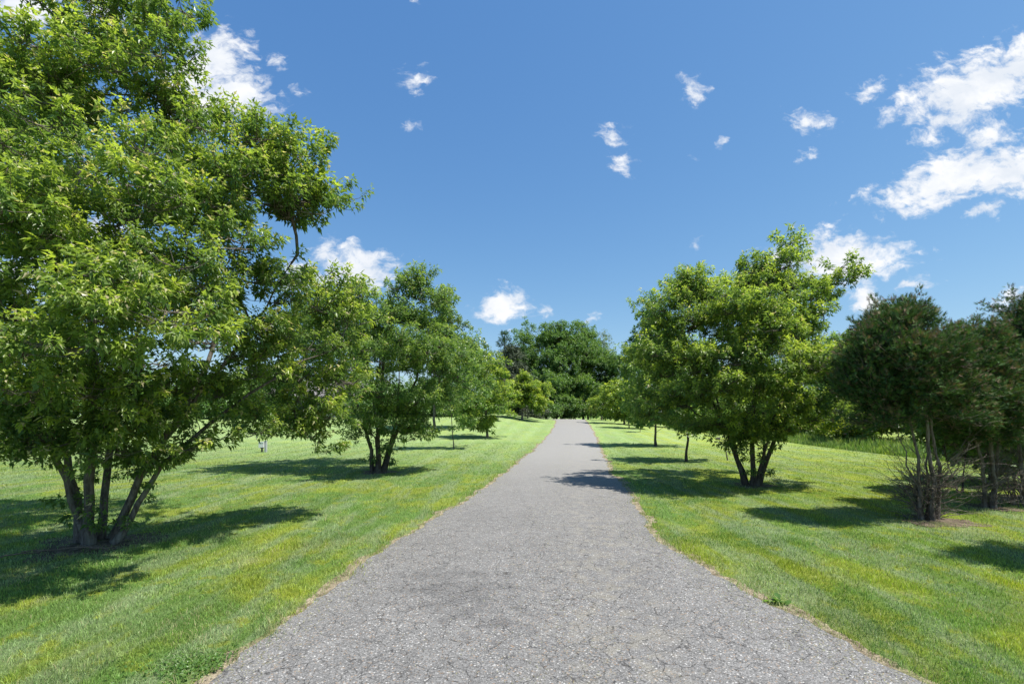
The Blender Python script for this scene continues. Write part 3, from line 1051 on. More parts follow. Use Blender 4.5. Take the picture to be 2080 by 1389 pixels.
b3 = pxb([
    (1590, 540, 11.7, 50, 48, .6, .8), (1560, 590, 11.7, 90, 45, .9), (1675, 605, 11.9, 36, 36, .6, .7), (1400, 600, 11.9, 55, 42, .7, .9), (1450, 640, 11.3, 90, 50, 1.0), (1355, 650, 11.9, 60, 50, .9),
    (1540, 660, 10.7, 95, 48, .9), (1640, 670, 11.4, 76, 50, .9), (1325, 720, 11.9, 40, 60, .8), (1400, 730, 11.2, 85, 55, 1.0), (1560, 740, 10.4, 110, 50, .9), (1668, 750, 11.2, 46, 50, .8),
    (1630, 820, 11.2, 90, 45, .8), (1500, 810, 10.8, 90, 42, .8), (1380, 810, 11.4, 80, 50, .9), (1670, 835, 12.0, 42, 34, .6), (1520, 650, 13.4, 170, 100, 1.0, .7), (1605, 500, 11.7, 20, 26, .35, 1.8), (1718, 565, 11.8, 14, 36, .3, 1.6), (1625, 872, 11.4, 60, 22, .5, 1.2), (1480, 868, 11.0, 60, 24, .5, 1.2), (1540, 900, 11.4, 50, 26, .4, 1.2), (1345, 830, 11.8, 40, 30, .6), (1420, 865, 11.6, 40, 20, .4, .8), (1560, 870, 11.3, 60, 24, .5)], 11.7)
st3 = [([(-.2, 0, 0), (-.42, 0, .7), (-.75, .05, 1.5), (-1.2, .1, 2.6), (-1.7, .1, 3.8)], .09), ([(-.03, -.05, 0), (-.05, -.1, .8), (-.1, -.15, 1.8), (0, -.2, 3.2), (.5, 0, 4.9)], .10),
       ([(.12, 0, 0), (.3, 0, .6), (.6, .05, 1.4), (1.2, .1, 2.6), (1.7, .1, 3.8)], .10), ([(.18, .08, 0), (.42, .2, .8), (.55, .6, 1.7), (.7, 1.0, 3.2)], .07), ([(-.12, .1, 0), (-.22, .4, .8), (-.5, .9, 2.0), (-.7, 1.2, 3.3)], .075),
       ([(.04, -.12, 0), (.12, -.3, .9), (.25, -.7, 1.9), (.4, -1.0, 3.0)], .06)]
make_tree('maple_tree', 'bright green multi-stemmed maple on the right lawn throwing its shadow over the asphalt', 'tree', R1, st3, b3, 13, 360, 10, 34, .082, M_MAPLE,
          bark=M_BARK_D, tmpl=T_LOBED, sub_r=.40, droop=.5, buffp=.06, youth=(.1, 1.0), shoot_len=.23, r_tip=.0052, extra=low_shoots(30, 1.2), group='maples lining the drive', flat=.5)


# ------------------------------------------------------------------ smaller trees along the drive
def stem1(h, r, lean=(0, 0), wob_=.06, seed=0):
    R = np.random.default_rng(seed + 500)
    k = 5
    return [([(lean[0] * t + R.normal() * wob_ * t, lean[1] * t + R.normal() * wob_ * t, h * t) for t in np.linspace(0, 1, k)], r)]


def small_tree(name, label, px, d, h, r, blobs, seed, n_sub, mat, leaf=.11, n_shoot=8, n_leaf=24, lean=(0, 0), bark=None, youth=(.0, .7), sub_r=.42, group='young trees lining the drive', **kw):
    return make_tree(name, label, 'tree', P(px, d), stem1(h, r, lean, seed=seed), pxb(blobs, d), seed, n_sub, n_shoot, n_leaf, leaf, mat, bark=bark, youth=youth, sub_r=sub_r,
                     twigs=False, step=.35, group=group, buffp=.03, flat=.85, **kw)


small_tree('young_tree', 'slender pale-trunked young tree left of the drive, just beyond the dense multi-stemmed maple', 922, 22.5, 4.2, .04, [(925, 720, 22.5, 60, 50, 1.0), (905, 800, 22.3, 55, 50, 1.0), (960, 790, 22.6, 35, 50, .9), (930, 860, 22.3, 30, 22, .5)], 21, 48, M_MAPLE2, lean=(-.25, 0), leaf=.12, n_leaf=20)
small_tree('young_tree', 'round-crowned young maple with a single dark trunk, nearest clear trunk left of the drive', 990, 29, 4.6, .11, [(1000, 760, 29, 40, 32, 1.0), (1000, 810, 28.6, 48, 35, 1.2), (960, 830, 29, 45, 35, 1.2), (975, 862, 28.8, 32, 20, .8)], 22, 85, M_YOUNG, leaf=.15, n_leaf=22, youth=(.1, .9), group='maples lining the drive')
small_tree('young_tree', 'yellow-green ball-crowned tree on the rise, last of the left row', 1060, 45, 4.6, .14, [(1072, 795, 45, 38, 32, 1.6), (1050, 805, 45.5, 30, 30, 1.4), (1092, 812, 45, 24, 26, 1.2)], 23, 105, M_YOUNG, leaf=.2, n_leaf=26, youth=(.2, 1.0), sub_r=.5)
small_tree('young_tree', 'thin grey-stemmed tree standing just behind the yellow-green ball-crowned one', 1072, 49, 4.2, .08, [(1085, 800, 49, 24, 28, 1.2)], 24, 26, M_YOUNG, leaf=.2, n_leaf=24, youth=(.1, .8), sub_r=.5)
small_tree('broadleaf_tree', 'tall loose pale green tree rising behind the dense multi-stemmed maple', 882, 34, 9.0, .16, [(905, 625, 34, 32, 28, 1.6), (880, 665, 34, 45, 40, 1.8), (925, 690, 34, 40, 42, 1.8), (955, 720, 34, 36, 40, 1.5), (880, 750, 34, 60, 45, 1.8), (930, 790, 34, 55, 45, 1.8)], 25, 110, M_PALE, leaf=.17, n_leaf=26, sub_r=.62, youth=(0, .5), group='background trees beyond the left lawn')
small_tree('broadleaf_tree', 'rounded green tree left of the grey spruce', 975, 46, 7.0, .16, [(968, 735, 46, 34, 36, 2.0), (990, 765, 46, 36, 36, 2.0), (950, 780, 46, 34, 40, 2.0)], 26, 70, M_PALE, leaf=.2, n_leaf=28, sub_r=.75, youth=(0, .6), group='background trees beyond the left lawn')
small_tree('young_tree', 'small straight-trunked tree under the left boughs of the bright right-hand maple', 1394, 17.3, 4.0, .075, [(1395, 790, 17.3, 70, 45, 1.1), (1380, 730, 17.3, 55, 45, 1.0), (1430, 830, 17.3, 50, 35, .9), (1360, 845, 17.3, 40, 26, .8), (1396, 874, 17.2, 26, 16, .4)], 27, 70, M_MAPLE2, leaf=.11, n_leaf=24, bark=M_BARK_D)
small_tree('young_tree', 'small straight-trunked tree standing nearer the asphalt, second in the right row', 1332, 24, 4.2, .10, [(1330, 790, 24, 62, 48, 1.2), (1300, 740, 24, 45, 40, 1.1), (1355, 835, 24, 45, 30, 1.0), (1300, 840, 24, 36, 26, .9)], 28, 70, M_MAPLE2, leaf=.14, n_leaf=24, bark=M_BARK_D, youth=(0, .9))
small_tree('sapling', 'thin leaning sapling with a white wrapped base beside the bright right-hand maple', 1478, 17.6, 2.2, .03, [(1468, 850, 17.6, 22, 22, .4)], 29, 9, M_MAPLE2, leaf=.1, n_leaf=16, lean=(-.3, 0), sub_r=.25, n_shoot=5)
small_tree('sapling', 'thin bare-stemmed sapling far along the right side of the drive', 1300, 34, 2.2, .03, [(1296, 850, 34, 14, 14, .4)], 30, 8, M_YOUNG, leaf=.14, n_leaf=14, lean=(-.15, 0), sub_r=.25, n_shoot=5)
small_tree('young_tree', 'low spreading yellow-green tree at the far right end of the drive', 1268, 44, 3.6, .12, [(1262, 800, 44, 42, 26, 1.6), (1232, 820, 44, 26, 24, 1.3), (1290, 825, 44, 40, 26, 1.5), (1262, 842, 44, 45, 14, 1.2)], 31, 70, M_YOUNG, leaf=.2, n_leaf=24, youth=(.1, 1.0), sub_r=.5)
small_tree('shrub', 'upright yellow-green shrub just before the low spreading tree on the right', 1278, 38, 2.2, .06, [(1278, 820, 38, 26, 28, .9), (1300, 840, 38, 22, 18, .8)], 32, 28, M_YOUNG, leaf=.18, n_leaf=22, youth=(.0, .7), sub_r=.4, group='shrubs at the lawn edge')
small_tree('shrub', 'small dark drooping shrub beside the round-crowned young maple', 1012, 41, 1.6, .05, [(1012, 840, 41, 12, 16, .5)], 33, 10, M_WOODS, leaf=.15, n_leaf=20, sub_r=.3, group='shrubs at the lawn edge')


# ------------------------------------------------------------------ woodland beyond
def wood_tree(name, label, px, d, blobs, seed, n_sub, mat=None, leaf=.21, n_shoot=9, n_leaf=30, sub_r=1.0, youth=(0, .5), bark=None, h=None, r=.2, group=None, **kw):
    top = max(EYE + (HZ - b[1]) / F * b[2] for b in blobs)
    return make_tree(name, label, 'tree' if 'tree' in name or name == 'spruce' else 'shrub', P(px, d), stem1(h or top * .8, r, seed=seed), pxb(blobs, d), seed, n_sub, n_shoot, n_leaf, leaf, mat or M_WOODS,
                     bark=bark or M_BARK_D, youth=youth, sub_r=sub_r, twigs=False, step=.8, r_tip=.02, shoot_len=.4, buffp=.02, flat=.95, group=group, tmpl=T_KITE, **kw)


G_END = 'tall dark trees closing the end of the drive'
wood_tree('woodland_tree', 'tall dark tree at the left of the wood closing the drive, beside the grey spruce', 1085, 68, [(1085, 705, 68, 34, 36, 3), (1070, 750, 67, 30, 40, 3), (1095, 780, 66, 36, 50, 3), (1060, 770, 66, 28, 50, 2.5)], 41, 230, group=G_END)
wood_tree('woodland_tree', 'tallest dark tree in the middle of the wood closing the drive', 1140, 66, [(1135, 690, 66, 36, 30, 3), (1160, 720, 65, 36, 44, 3), (1125, 750, 64, 36, 50, 3), (1150, 800, 63, 44, 40, 3)], 42, 260, group=G_END)
wood_tree('woodland_tree', 'dark tree at the right of the wood closing the drive, before the pale airy one', 1195, 68, [(1185, 700, 68, 32, 36, 3), (1205, 740, 67, 30, 44, 3), (1190, 790, 66, 38, 50, 3)], 43, 240, group=G_END)
wood_tree('woodland_tree', 'lower dark tree between the tallest one and the drive', 1110, 60, [(1110, 800, 60, 36, 36, 2.2), (1085, 825, 60, 30, 22, 2), (1140, 830, 60, 34, 22, 2)], 44, 130, leaf=.25, sub_r=.7, group=G_END)
wood_tree('woodland_tree', 'lower dark tree by the right bend of the drive under the tall wood', 1185, 62, [(1180, 800, 62, 34, 32, 2.2), (1210, 815, 61, 26, 26, 2), (1170, 835, 60, 30, 18, 1.6)], 45, 130, leaf=.25, sub_r=.7, youth=(0, .7), group=G_END)
wood_tree('woodland_tree', 'pale airy light green tree behind the right of the wood', 1222, 80, [(1222, 710, 80, 18, 36, 2)], 46, 26, mat=M_SILVER, n_leaf=11, leaf=.25, sub_r=.9)
wood_tree('woodland_tree', 'dark green tree right of the pale airy one, above the low spreading tree', 1252, 66, [(1248, 745, 66, 26, 34, 2.5), (1262, 790, 65, 34, 40, 2.5), (1236, 800, 65, 24, 34, 2.2)], 47, 150)
wood_tree('woodland_tree', 'tall very dark tree showing behind the left crown of the bright right-hand maple', 1330, 58, [(1325, 640, 58, 26, 34, 2.2), (1350, 700, 58, 50, 50, 3), (1310, 740, 58, 50, 60, 3)], 48, 180)
sh = pxb([(1192, 838, 54, 9, 9, .7), (1206, 832, 54, 12, 16, .8)], 54)
make_tree('shrub', 'small pinkish and green roadside shrub at the far right of the drive crest', 'shrub', P(1200, 54), stem1(1.0, .04, seed=3), sh, 49, 16, 6, 20, .2, M_SHRUB, youth=(0, .3), buffp=.9, twigs=False, sub_r=.4, group='shrubs at the lawn edge')
make_tree('shrub', 'light green upright shrub right of the drive crest', 'shrub', P(1225, 52), stem1(1.6, .05, seed=4), pxb([(1226, 828, 52, 14, 18, .9), (1240, 838, 51, 14, 12, .8)], 52), 50, 22, 6, 20, .2, M_SHRUB, youth=(0, .3), twigs=False, sub_r=.45, group='shrubs at the lawn edge')


def spruce(name, label, px, d, z_top, width, seed, droopy=.25, n=1.0, mat=None, z_bot=.4, sparse=False):
    R = np.random.default_rng(seed)
    base = np.array(P(px, d))
    root = empty(name, base, label, 'tree', 'conifers beyond the left row')
    mb = MB()
    H = z_top - base[2]
    mb.tube(np.stack([base, base + [0, 0, H * .5], base + [0, 0, H]]), [.22, .13, .02], 7)
    pos, ax = [], []
    z = z_bot
    while z < H - .2:
        t = z / H
        rr = width * (1 - t) ** .85 + .12
        nb = int(8 + 4 * (1 - t)) if not sparse else 6
        a0 = R.uniform(0, 6.28)
        for k in range(nb):
            a = a0 + k * 6.283 / nb + R.normal() * .2
            L_ = rr * R.uniform(.7, 1.15)
            m = max(3, int(L_ / .3))
            s = np.linspace(0, 1, m)
            rise = (.35 if t > .8 else -.05) * L_
            pp = base + np.stack([np.cos(a) * L_ * s, np.sin(a) * L_ * s, z + rise * s - droopy * L_ * s ** 2 + .12 * L_ * s ** 4], -1)
            mb.tube(pp, np.linspace(.035, .008, m), 4)
            for i in range(1, m):
                for _ in range(int(5 * n)):
                    pos.append(pp[i] + R.normal(size=3) * .1)
                    ax.append([np.cos(a) + R.normal() * .5, np.sin(a) + R.normal() * .5, -.15 + R.normal() * .15 + (.5 if t > .8 else 0)])
        z += (.34 + .16 * t) * (1.5 if sparse else 1)
    pos, ax = np.array(pos), unit(np.array(ax))
    yv = R.uniform(0, .6, len(pos))
    vv, tt, aa = leaves_on(pos, ax, yv, 3, .34, .25, T_FAN, .25, R, .08, .6, .7)
    mb.build('trunk', M_BARK_D, root, loc=base)
    mesh_np('crown', vv, tt, None, mat or M_SPRUCE, root, attr=aa, loc=base)
    return root


spruce('spruce', 'broad grey-brown spruce between the left row and the dark wood', 1040, 56, 9.6, 4.3, 61, n=2.2, droopy=.35)
spruce('spruce', 'slim dark spruce whose spiky tip stands above the grey-brown one', 1025, 62, 12.2, 2.4, 62, n=1.0, mat=M_CEDAR, sparse=True, z_bot=3)

# trees and bushes beyond the left lawn
G_L = 'background trees beyond the left lawn'
LL = ['broad dark bush seen between the two left maples, near the beige house', 'dark rounded tree left of the beige house', 'dark green tree behind the stems of the largest left maple',
      'dark green tree far behind the left stem of the largest maple', 'dark tree at the far left beyond the lawn', 'dark tree behind the parked dark car',
      'bushy tree right of the beige house', 'bushy dark tree between the beige house and the round-crowned young maple']
for i, (px, d, rx, top) in enumerate([(655, 60, 24, 806), (500, 50, 62, 768), (380, 50, 60, 775), (260, 50, 66, 760), (130, 52, 64, 775), (0, 98, 70, 765), (790, 50, 48, 795), (880, 48, 50, 790)]):
    wood_tree('broadleaf_tree', LL[i], px, d, [(px, (top + 845) / 2 - 5, d, rx, (845 - top) / 2, 3), (px + rx * .5, 822, d - 1, rx * .75, 26, 2.5), (px - rx * .5, 822, d - 1, rx * .75, 26, 2.5)], 70 + i, 130 if d < 80 else 110, leaf=.26, n_leaf=20, group=G_L, h=4, r=.16)
for i, (px, d, w_, lab) in enumerate([(195, 47, 36, 'low dark hedge bush behind the left stems of the largest maple'), (330, 47, 40, 'low dark hedge bush behind the right stems of the largest maple'), (450, 47, 40, 'low dark hedge bush left of the white utility box'), (540, 46.5, 34, 'low dark hedge bush above the white utility box, left of the beige house'), (745, 46, 40, 'low dark hedge bush at the right end of the beige house'), (830, 46, 40, 'low dark hedge bush behind the stems of the dense left maple'), (900, 46, 34, 'low dark hedge bush behind the slender pale-trunked tree'), (110, 48, 26, 'low dark hedge bush just right of the parked black car'),
                                  (950, 46, 34, 'low dark hedge bush under the tall pale green tree'), (1100, 57, 30, 'low dark bush at the left of the drive crest under the tall wood'), (1165, 60, 34, 'low dark bush straight behind the drive crest'), (1240, 57, 30, 'low dark bush right of the drive crest under the tall wood'), (1010, 56, 30, 'low dark hedge bush under the grey-brown spruce'), (1060, 58, 26, 'low dark bush behind the last tree of the left row')]):
    make_tree('shrub', lab, 'shrub', P(px, d), stem1(1.6, .08, seed=i), pxb([(px, 832, d, w_, 17, 1.4), (px + w_ * .6, 836, d, w_ * .7, 13, 1.2)], d), 390 + i, 44, 7, 18, .26, M_WOODS, bark=M_BARK_D, twigs=False, sub_r=.7, step=.5, youth=(0, .3), group='shrubs at the lawn edge')

# far woodland that closes the horizon all round
R = np.random.default_rng(900)
cl = []
for a in np.arange(-2.4, 2.4, .016):
    for k in range(5):
        dd_ = R.uniform(118, 150)
        aa_ = a + R.normal() * .006
        hh_ = 7 + 3.5 * math.sin(a * 9) * math.sin(a * 23 + 1) + R.normal() * .8
        x_, y_ = math.sin(aa_) * dd_, math.cos(aa_) * dd_
        cl.append([x_, y_, float(ground_z(x_, y_)) + hh_ * (k + .3) / 5])
cl = np.array(cl)
sh_ = np.repeat(cl, 9, 0) + R.normal(size=(len(cl) * 9, 3)) * [1.6, 1.6, .9]
ax_ = unit(R.normal(size=sh_.shape) + [0, 0, .8])
vv, tt, aa = leaves_on(sh_, ax_, R.uniform(0, .5, len(sh_)), 7, .75, .9, T_KITE, .3, R, 0, 1.0)
tag(mesh_np('distant_woods', vv, tt, None, M_WOODS, attr=aa), 'far green woodland along the horizon', 'woodland', kind='stuff')

# trees beyond the right lawn, behind the tall grass
G_R = 'background trees beyond the right lawn'
RL = ['dark broadleaf tree behind the small straight-trunked trees', 'green broadleaf tree behind the stems of the bright right-hand maple', 'mid-green tree behind the bright right-hand maple, right of its stems',
      'glossy green tree above the tall grass', 'grey-green tree right behind the tall grass', 'green tree seen between the cedar trunks', 'green tree far right behind the brown-tinged cedars', 'leafy green tree closing the right edge behind the cedars']
for i, (px, d, rx, top) in enumerate([(1390, 46, 70, 740), (1480, 42, 70, 730), (1570, 38, 80, 715), (1660, 34, 85, 700), (1760, 30, 90, 690), (1870, 27, 95, 730), (1990, 25, 100, 750), (2120, 22, 110, 745)]):
    wood_tree('broadleaf_tree', RL[i], px + 20, d, [(px, (top + 800) / 2, d, rx * .8, (820 - top) / 2, 2.2), (px + rx * .5, 810, d - 1, rx * .7, 38, 1.8), (px - rx * .5, 815, d - 1.2, rx * .7, 38, 1.8), (px, 850, d - 2, rx * .9, 26, 1.2)], 100 + i, 100,
              mat=M_MAPLE2 if i % 2 else M_WOODS, leaf=.2, n_leaf=24, sub_r=.6, group=G_R, h=4.5, r=.13, youth=(0, .6))
for i, (px, d, rx, top, lab, mt, yt) in enumerate([
        (1330, 45, 40, 838, 'dark low shrub at the foot of the right wood by the far sapling', M_WOODS, (0, .3)), (1415, 39, 46, 842, 'dark low shrub behind the sapling with the white wrapped base', M_WOODS, (0, .3)),
        (1610, 30, 56, 850, 'dark shrub right of the bright maple stems at the lawn edge', M_WOODS, (0, .3)), (1690, 26, 26, 862, 'small yellow-leaved shrub in the tall grass, left one', M_SHRUB, (.7, 1.3)),
        (1728, 25.5, 22, 868, 'small yellow-leaved shrub in the tall grass, right one', M_SHRUB, (.6, 1.2)), (1790, 24, 50, 850, 'light green shrub above the tall grass left of the nearest cedar', M_SHRUB, (0, .3)), (1500, 37, 46, 846, 'dark low shrub seen between the stems of the bright right-hand maple', M_WOODS, (0, .3))]):
    make_tree('shrub', lab, 'shrub', P(px, d), stem1(1.4, .05, seed=40 + i), pxb([(px, (top + 885) / 2, d, rx, max(14, (890 - top) / 2), 1.2)], d), 120 + i, 30, 7, 22, .15, mt, bark=M_BARK_D, twigs=False, sub_r=.42, youth=yt, group='shrubs at the lawn edge')


# ------------------------------------------------------------------ cedars on the right
def cedar(label, base, stems, blobs, seed, n_sub, dead=120, skirt=1.0):
    base = np.array(base)
    root = make_tree('cedar_tree', label, 'tree', base, stems, blobs, seed, n_sub, 16, 24, .080, M_CEDAR, bark=M_CBARK, tmpl=T_FAN, sub_r=.33, droop=-.10, buffp=.42, youth=(.0, .9), shoot_len=.22,
                     twigs=True, step=.2, r_tip=.006, flat=.95, axis_up=.45, up_n=.15, group='cedars on the right lawn', spread=.75, shell=.6, radial=.9)
    R = np.random.default_rng(seed + 7)
    mb = MB()
    for i in range(dead):
        si = R.integers(len(stems))
        pts = np.array(stems[si][0])
        t = R.uniform(0, .42) ** 1.2
        cum = np.linspace(0, 1, len(pts))
        p0 = base + np.array([np.interp(t, cum, pts[:, k]) for k in range(3)])
        a = R.uniform(0, 6.28)
        L_ = R.uniform(.15, .72) * skirt
        dv = np.array([math.cos(a), math.sin(a), R.uniform(.2, 1.4)])
        q = bez(p0, p0 + dv * L_ * .6, p0 + dv * L_ * 1.1 + np.array([0, 0, R.uniform(-.25, .12)]), 6)
        q[1:] += R.normal(size=(5, 3)) * .018
        mb.tube(q, np.linspace(.0065, .0018, 6), 4)
        for _ in range(R.integers(1, 4)):
            k = R.integers(2, 6)
            e = q[k] + unit(dv + R.normal(size=3) * .7) * R.uniform(.06, .22)
            mb.tube(np.stack([q[k], (q[k] + e) / 2 + R.normal(size=3) * .01, e]), [.003, .0022, .001], 3)
    mb.build('dead_twigs', M_CBARK, root, loc=base)
    return root


sC1 = [([(-.17, 0, 0), (-.19, 0, .7), (-.32, 0, 1.5), (-.45, 0, 2.4)], .055), ([(-.03, -.05, 0), (-.05, -.05, .8), (-.15, -.05, 1.6), (-.2, 0, 2.9)], .06), ([(.10, .02, 0), (.13, 0, .8), (.0, .05, 1.6), (.05, 0, 2.7)], .05), ([(.0, .1, 0), (.1, .2, .9), (.25, .3, 1.9)], .04), ([(-.06, .08, 0), (-.28, .1, .8), (-.55, .1, 1.7)], .03)]
cedar('brown-tinged cedar with bare stems and a skirt of dead twigs, nearest on the right', C1, sC1,
      pxb([(1815, 680, 7.9, 40, 34, .4), (1780, 735, 7.9, 48, 40, .45), (1850, 735, 7.6, 50, 45, .45), (1895, 735, 8.0, 45, 42, .4), (1785, 800, 7.9, 52, 24, .4), (1860, 805, 7.8, 52, 26, .4), (1925, 800, 8.1, 36, 30, .35), (1835, 662, 8.0, 22, 18, .25), (1790, 850, 7.9, 36, 20, .3, .8), (1900, 850, 8.0, 50, 20, .35, .8), (1960, 840, 8.3, 30, 26, .3)], 7.9), 141, 165, dead=240)
sC2 = [([(-.10, 0, 0), (-.15, 0, .8), (-.4, 0, 1.6), (-.5, 0, 2.5)], .06), ([(0, -.05, 0), (0, -.05, .9), (-.05, 0, 1.8), (0, 0, 2.9)], .07), ([(.09, .03, 0), (.12, 0, .9), (.2, .05, 1.8), (.4, 0, 2.7)], .055)]
cedar('second cedar from the left of the cedar group, dark stems close together', C2, sC2,
      pxb([(1958, 712, 9.0, 22, 24, .4), (1990, 722, 8.9, 36, 34, .45), (1975, 770, 8.8, 40, 36, .5), (2030, 775, 9.0, 45, 36, .5), (1990, 820, 8.9, 55, 28, .5), (1970, 870, 8.9, 45, 26, .4), (2040, 870, 9.0, 40, 30, .4), (2060, 800, 9.2, 50, 50, .5)], 9), 142, 170, dead=110, skirt=.8)
sC3 = [([(-.12, 0, 0), (-.15, 0, .9), (-.3, 0, 2), (-.3, 0, 3.4)], .07), ([(.06, 0, 0), (.1, 0, .9), (.2, 0, 2.2), (.3, 0, 3.6)], .07)]
cedar('tallest cedar at the right edge of the picture, partly cut off by the frame', C3, sC3,
      pxb([(2105, 620, 9.6, 30, 30, .4), (2090, 670, 9.6, 24, 30, .4), (2110, 690, 9.5, 55, 60, .7), (2070, 770, 9.6, 50, 50, .6), (2130, 780, 9.5, 60, 60, .7), (2120, 840, 9.6, 60, 40, .6), (2170, 720, 9.6, 50, 80, .7)], 9.6), 143, 170, dead=90)
sC4 = [([(-.08, 0, 0), (-.1, 0, .8), (-.2, 0, 2.4)], .06), ([(.06, 0, 0), (.1, 0, .9), (.2, 0, 2.6)], .06)]
C4 = np.array([7.3, 5.25, float(ground_z(7.3, 5.25))])
cedar('cedar standing just outside the right edge, its shadow on the lawn', C4, sC4, [((7.25, 5.2, 2.2), (.75, .45, .6)), ((7.25, 5.25, 2.9), (.45, .35, .5)), ((7.6, 5.5, 2.3), (.5, .4, .6))], 144, 70, dead=20)

# thicket under the cedars
make_tree('shrub', 'dark leafy shrub between the first and second cedar', 'shrub', P(1955, 10.6), [([(0, 0, 0), (.05, 0, .5), (.1, 0, 1.1)], .03), ([(-.1, 0, 0), (-.25, 0, .5), (-.4, 0, 1.0)], .025)],
          pxb([(1945, 880, 10.6, 60, 42, .6), (1930, 840, 10.8, 50, 30, .6)], 10.6), 151, 60, 7, 22, .085, M_WOODS, bark=M_BARK_D, tmpl=T_OVAL, sub_r=.26, group='shrubs under the cedars')
make_tree('shrub', 'tangled dark shrub at the right edge behind the cedar stems', 'shrub', P(2090, 11.5), [([(0, 0, 0), (.1, 0, .7), (.2, 0, 1.6)], .04), ([(-.3, 0, 0), (-.4, .1, .8), (-.6, 0, 1.6)], .035)],
          pxb([(2000, 860, 11.8, 60, 50, .6), (2060, 870, 11.5, 80, 50, .6), (2040, 940, 11.5, 60, 30, .5), (2110, 930, 11.3, 60, 60, .6)], 11.5), 152, 120, 7, 22, .085, M_WOODS, bark=M_BARK_D, tmpl=T_OVAL, sub_r=.3, group='shrubs under the cedars')

make_tree('shrub', 'dark leafy shrub behind the stems of the second cedar', 'shrub', P(2010, 12.5), [([(0, 0, 0), (.1, 0, .7), (.2, 0, 1.6)], .04)],
          pxb([(1990, 880, 12.5, 60, 60, .6), (2040, 860, 12.5, 60, 60, .6), (1960, 920, 12.4, 50, 30, .5)], 12.5), 153, 90, 7, 22, .095, M_WOODS, bark=M_BARK_D, tmpl=T_OVAL, sub_r=.32, twigs=False, group='shrubs under the cedars')

# bare arching branches of a dead bush by the right edge
R = np.random.default_rng(77)
db = np.array(P(2072, 9.1))
root = empty('dead_bush', db, 'leafless grey arching branches at the right edge under the tallest cedar', 'bush')
for gidx in range(4):
    mb = MB()
    for i in range(5):
        a = R.uniform(2.2, 4.4)
        L_ = R.uniform(.5, 1.0)
        dv = np.array([math.cos(a), math.sin(a) * .5, 0])
        p0 = db + R.normal(size=3) * [.08, .08, 0]
        q = bez(p0, p0 + dv * L_ * .3 + np.array([0, 0, L_ * R.uniform(.8, 1.5)]), p0 + dv * L_ * 1.1 + np.array([0, 0, R.uniform(.15, .7)]), 9)
        q[1:] += R.normal(size=(8, 3)) * .02
        mb.tube(q, np.linspace(.011, .002, 9), 5)
        for k in range(3, 9):
            e = q[k] + unit(dv + R.normal(size=3)) * R.uniform(.1, .3)
            mb.tube(np.stack([q[k], (q[k] + e) / 2 + [0, 0, .03], e]), [.004, .003, .001], 3)
    mb.build('branch', M_CBARK, root, loc=db)

# ------------------------------------------------------------------ bare soil round the trunks, twigs, weeds
for nm, (x, y, r_) in zip(range(9), BARE):
    k = 40
    th = np.arange(k) * 2 * math.pi / k
    rr = r_ * (.8 + .16 * np.sin(th * 3 + nm) + .10 * np.sin(th * 7 + 2 * nm) + .05 * np.sin(th * 13))
    xs, ysv = x + np.cos(th) * rr * 1.1, y + np.sin(th) * rr
    vv = np.concatenate([[[x, y, float(ground_z(x, y)) + .012]], np.stack([xs, ysv, ground_z(xs, ysv) + .005], -1)])
    tt = np.array([[0, 1 + i, 1 + (i + 1) % k] for i in range(k)])
    tag(mesh_np('soil_patch', vv, tt, None, M_SOIL), kind='structure')

M_TWIG = simple_mat('dry_twig', (.20, .155, .115), .9, .1, .3, 40)
for i, (dx, dy, a, l_, lab) in enumerate([(-.12, -.42, .35, .75, 'long dry twig lying in front of the largest left maple'), (-.35, -.62, .7, .5, 'short dry twig left of the base of the largest maple'), (.3, -.38, -.1, .5, 'dry twig right of the base of the largest maple')]):
    R = np.random.default_rng(200 + i)
    p0 = np.array([T1[0] + dx, T1[1] + dy, T1[2] + .035])
    q = np.stack([p0 + np.array([math.cos(a), math.sin(a), 0]) * l_ * t + R.normal(size=3) * [.012, .012, .006] for t in np.linspace(-.5, .5, 8)])
    mb = MB()
    mb.tube(q, np.linspace(.010, .003, 8), 5)
    for k in (3, 5):
        e = q[k] + np.array([math.cos(a + .7), math.sin(a + .7), .12]) * .16
        mb.tube(np.stack([q[k], e]), [.004, .0015], 4)
    o = mb.build('fallen_twig', M_TWIG, loc=p0)
    tag(o, lab, 'twig', 'fallen twigs')

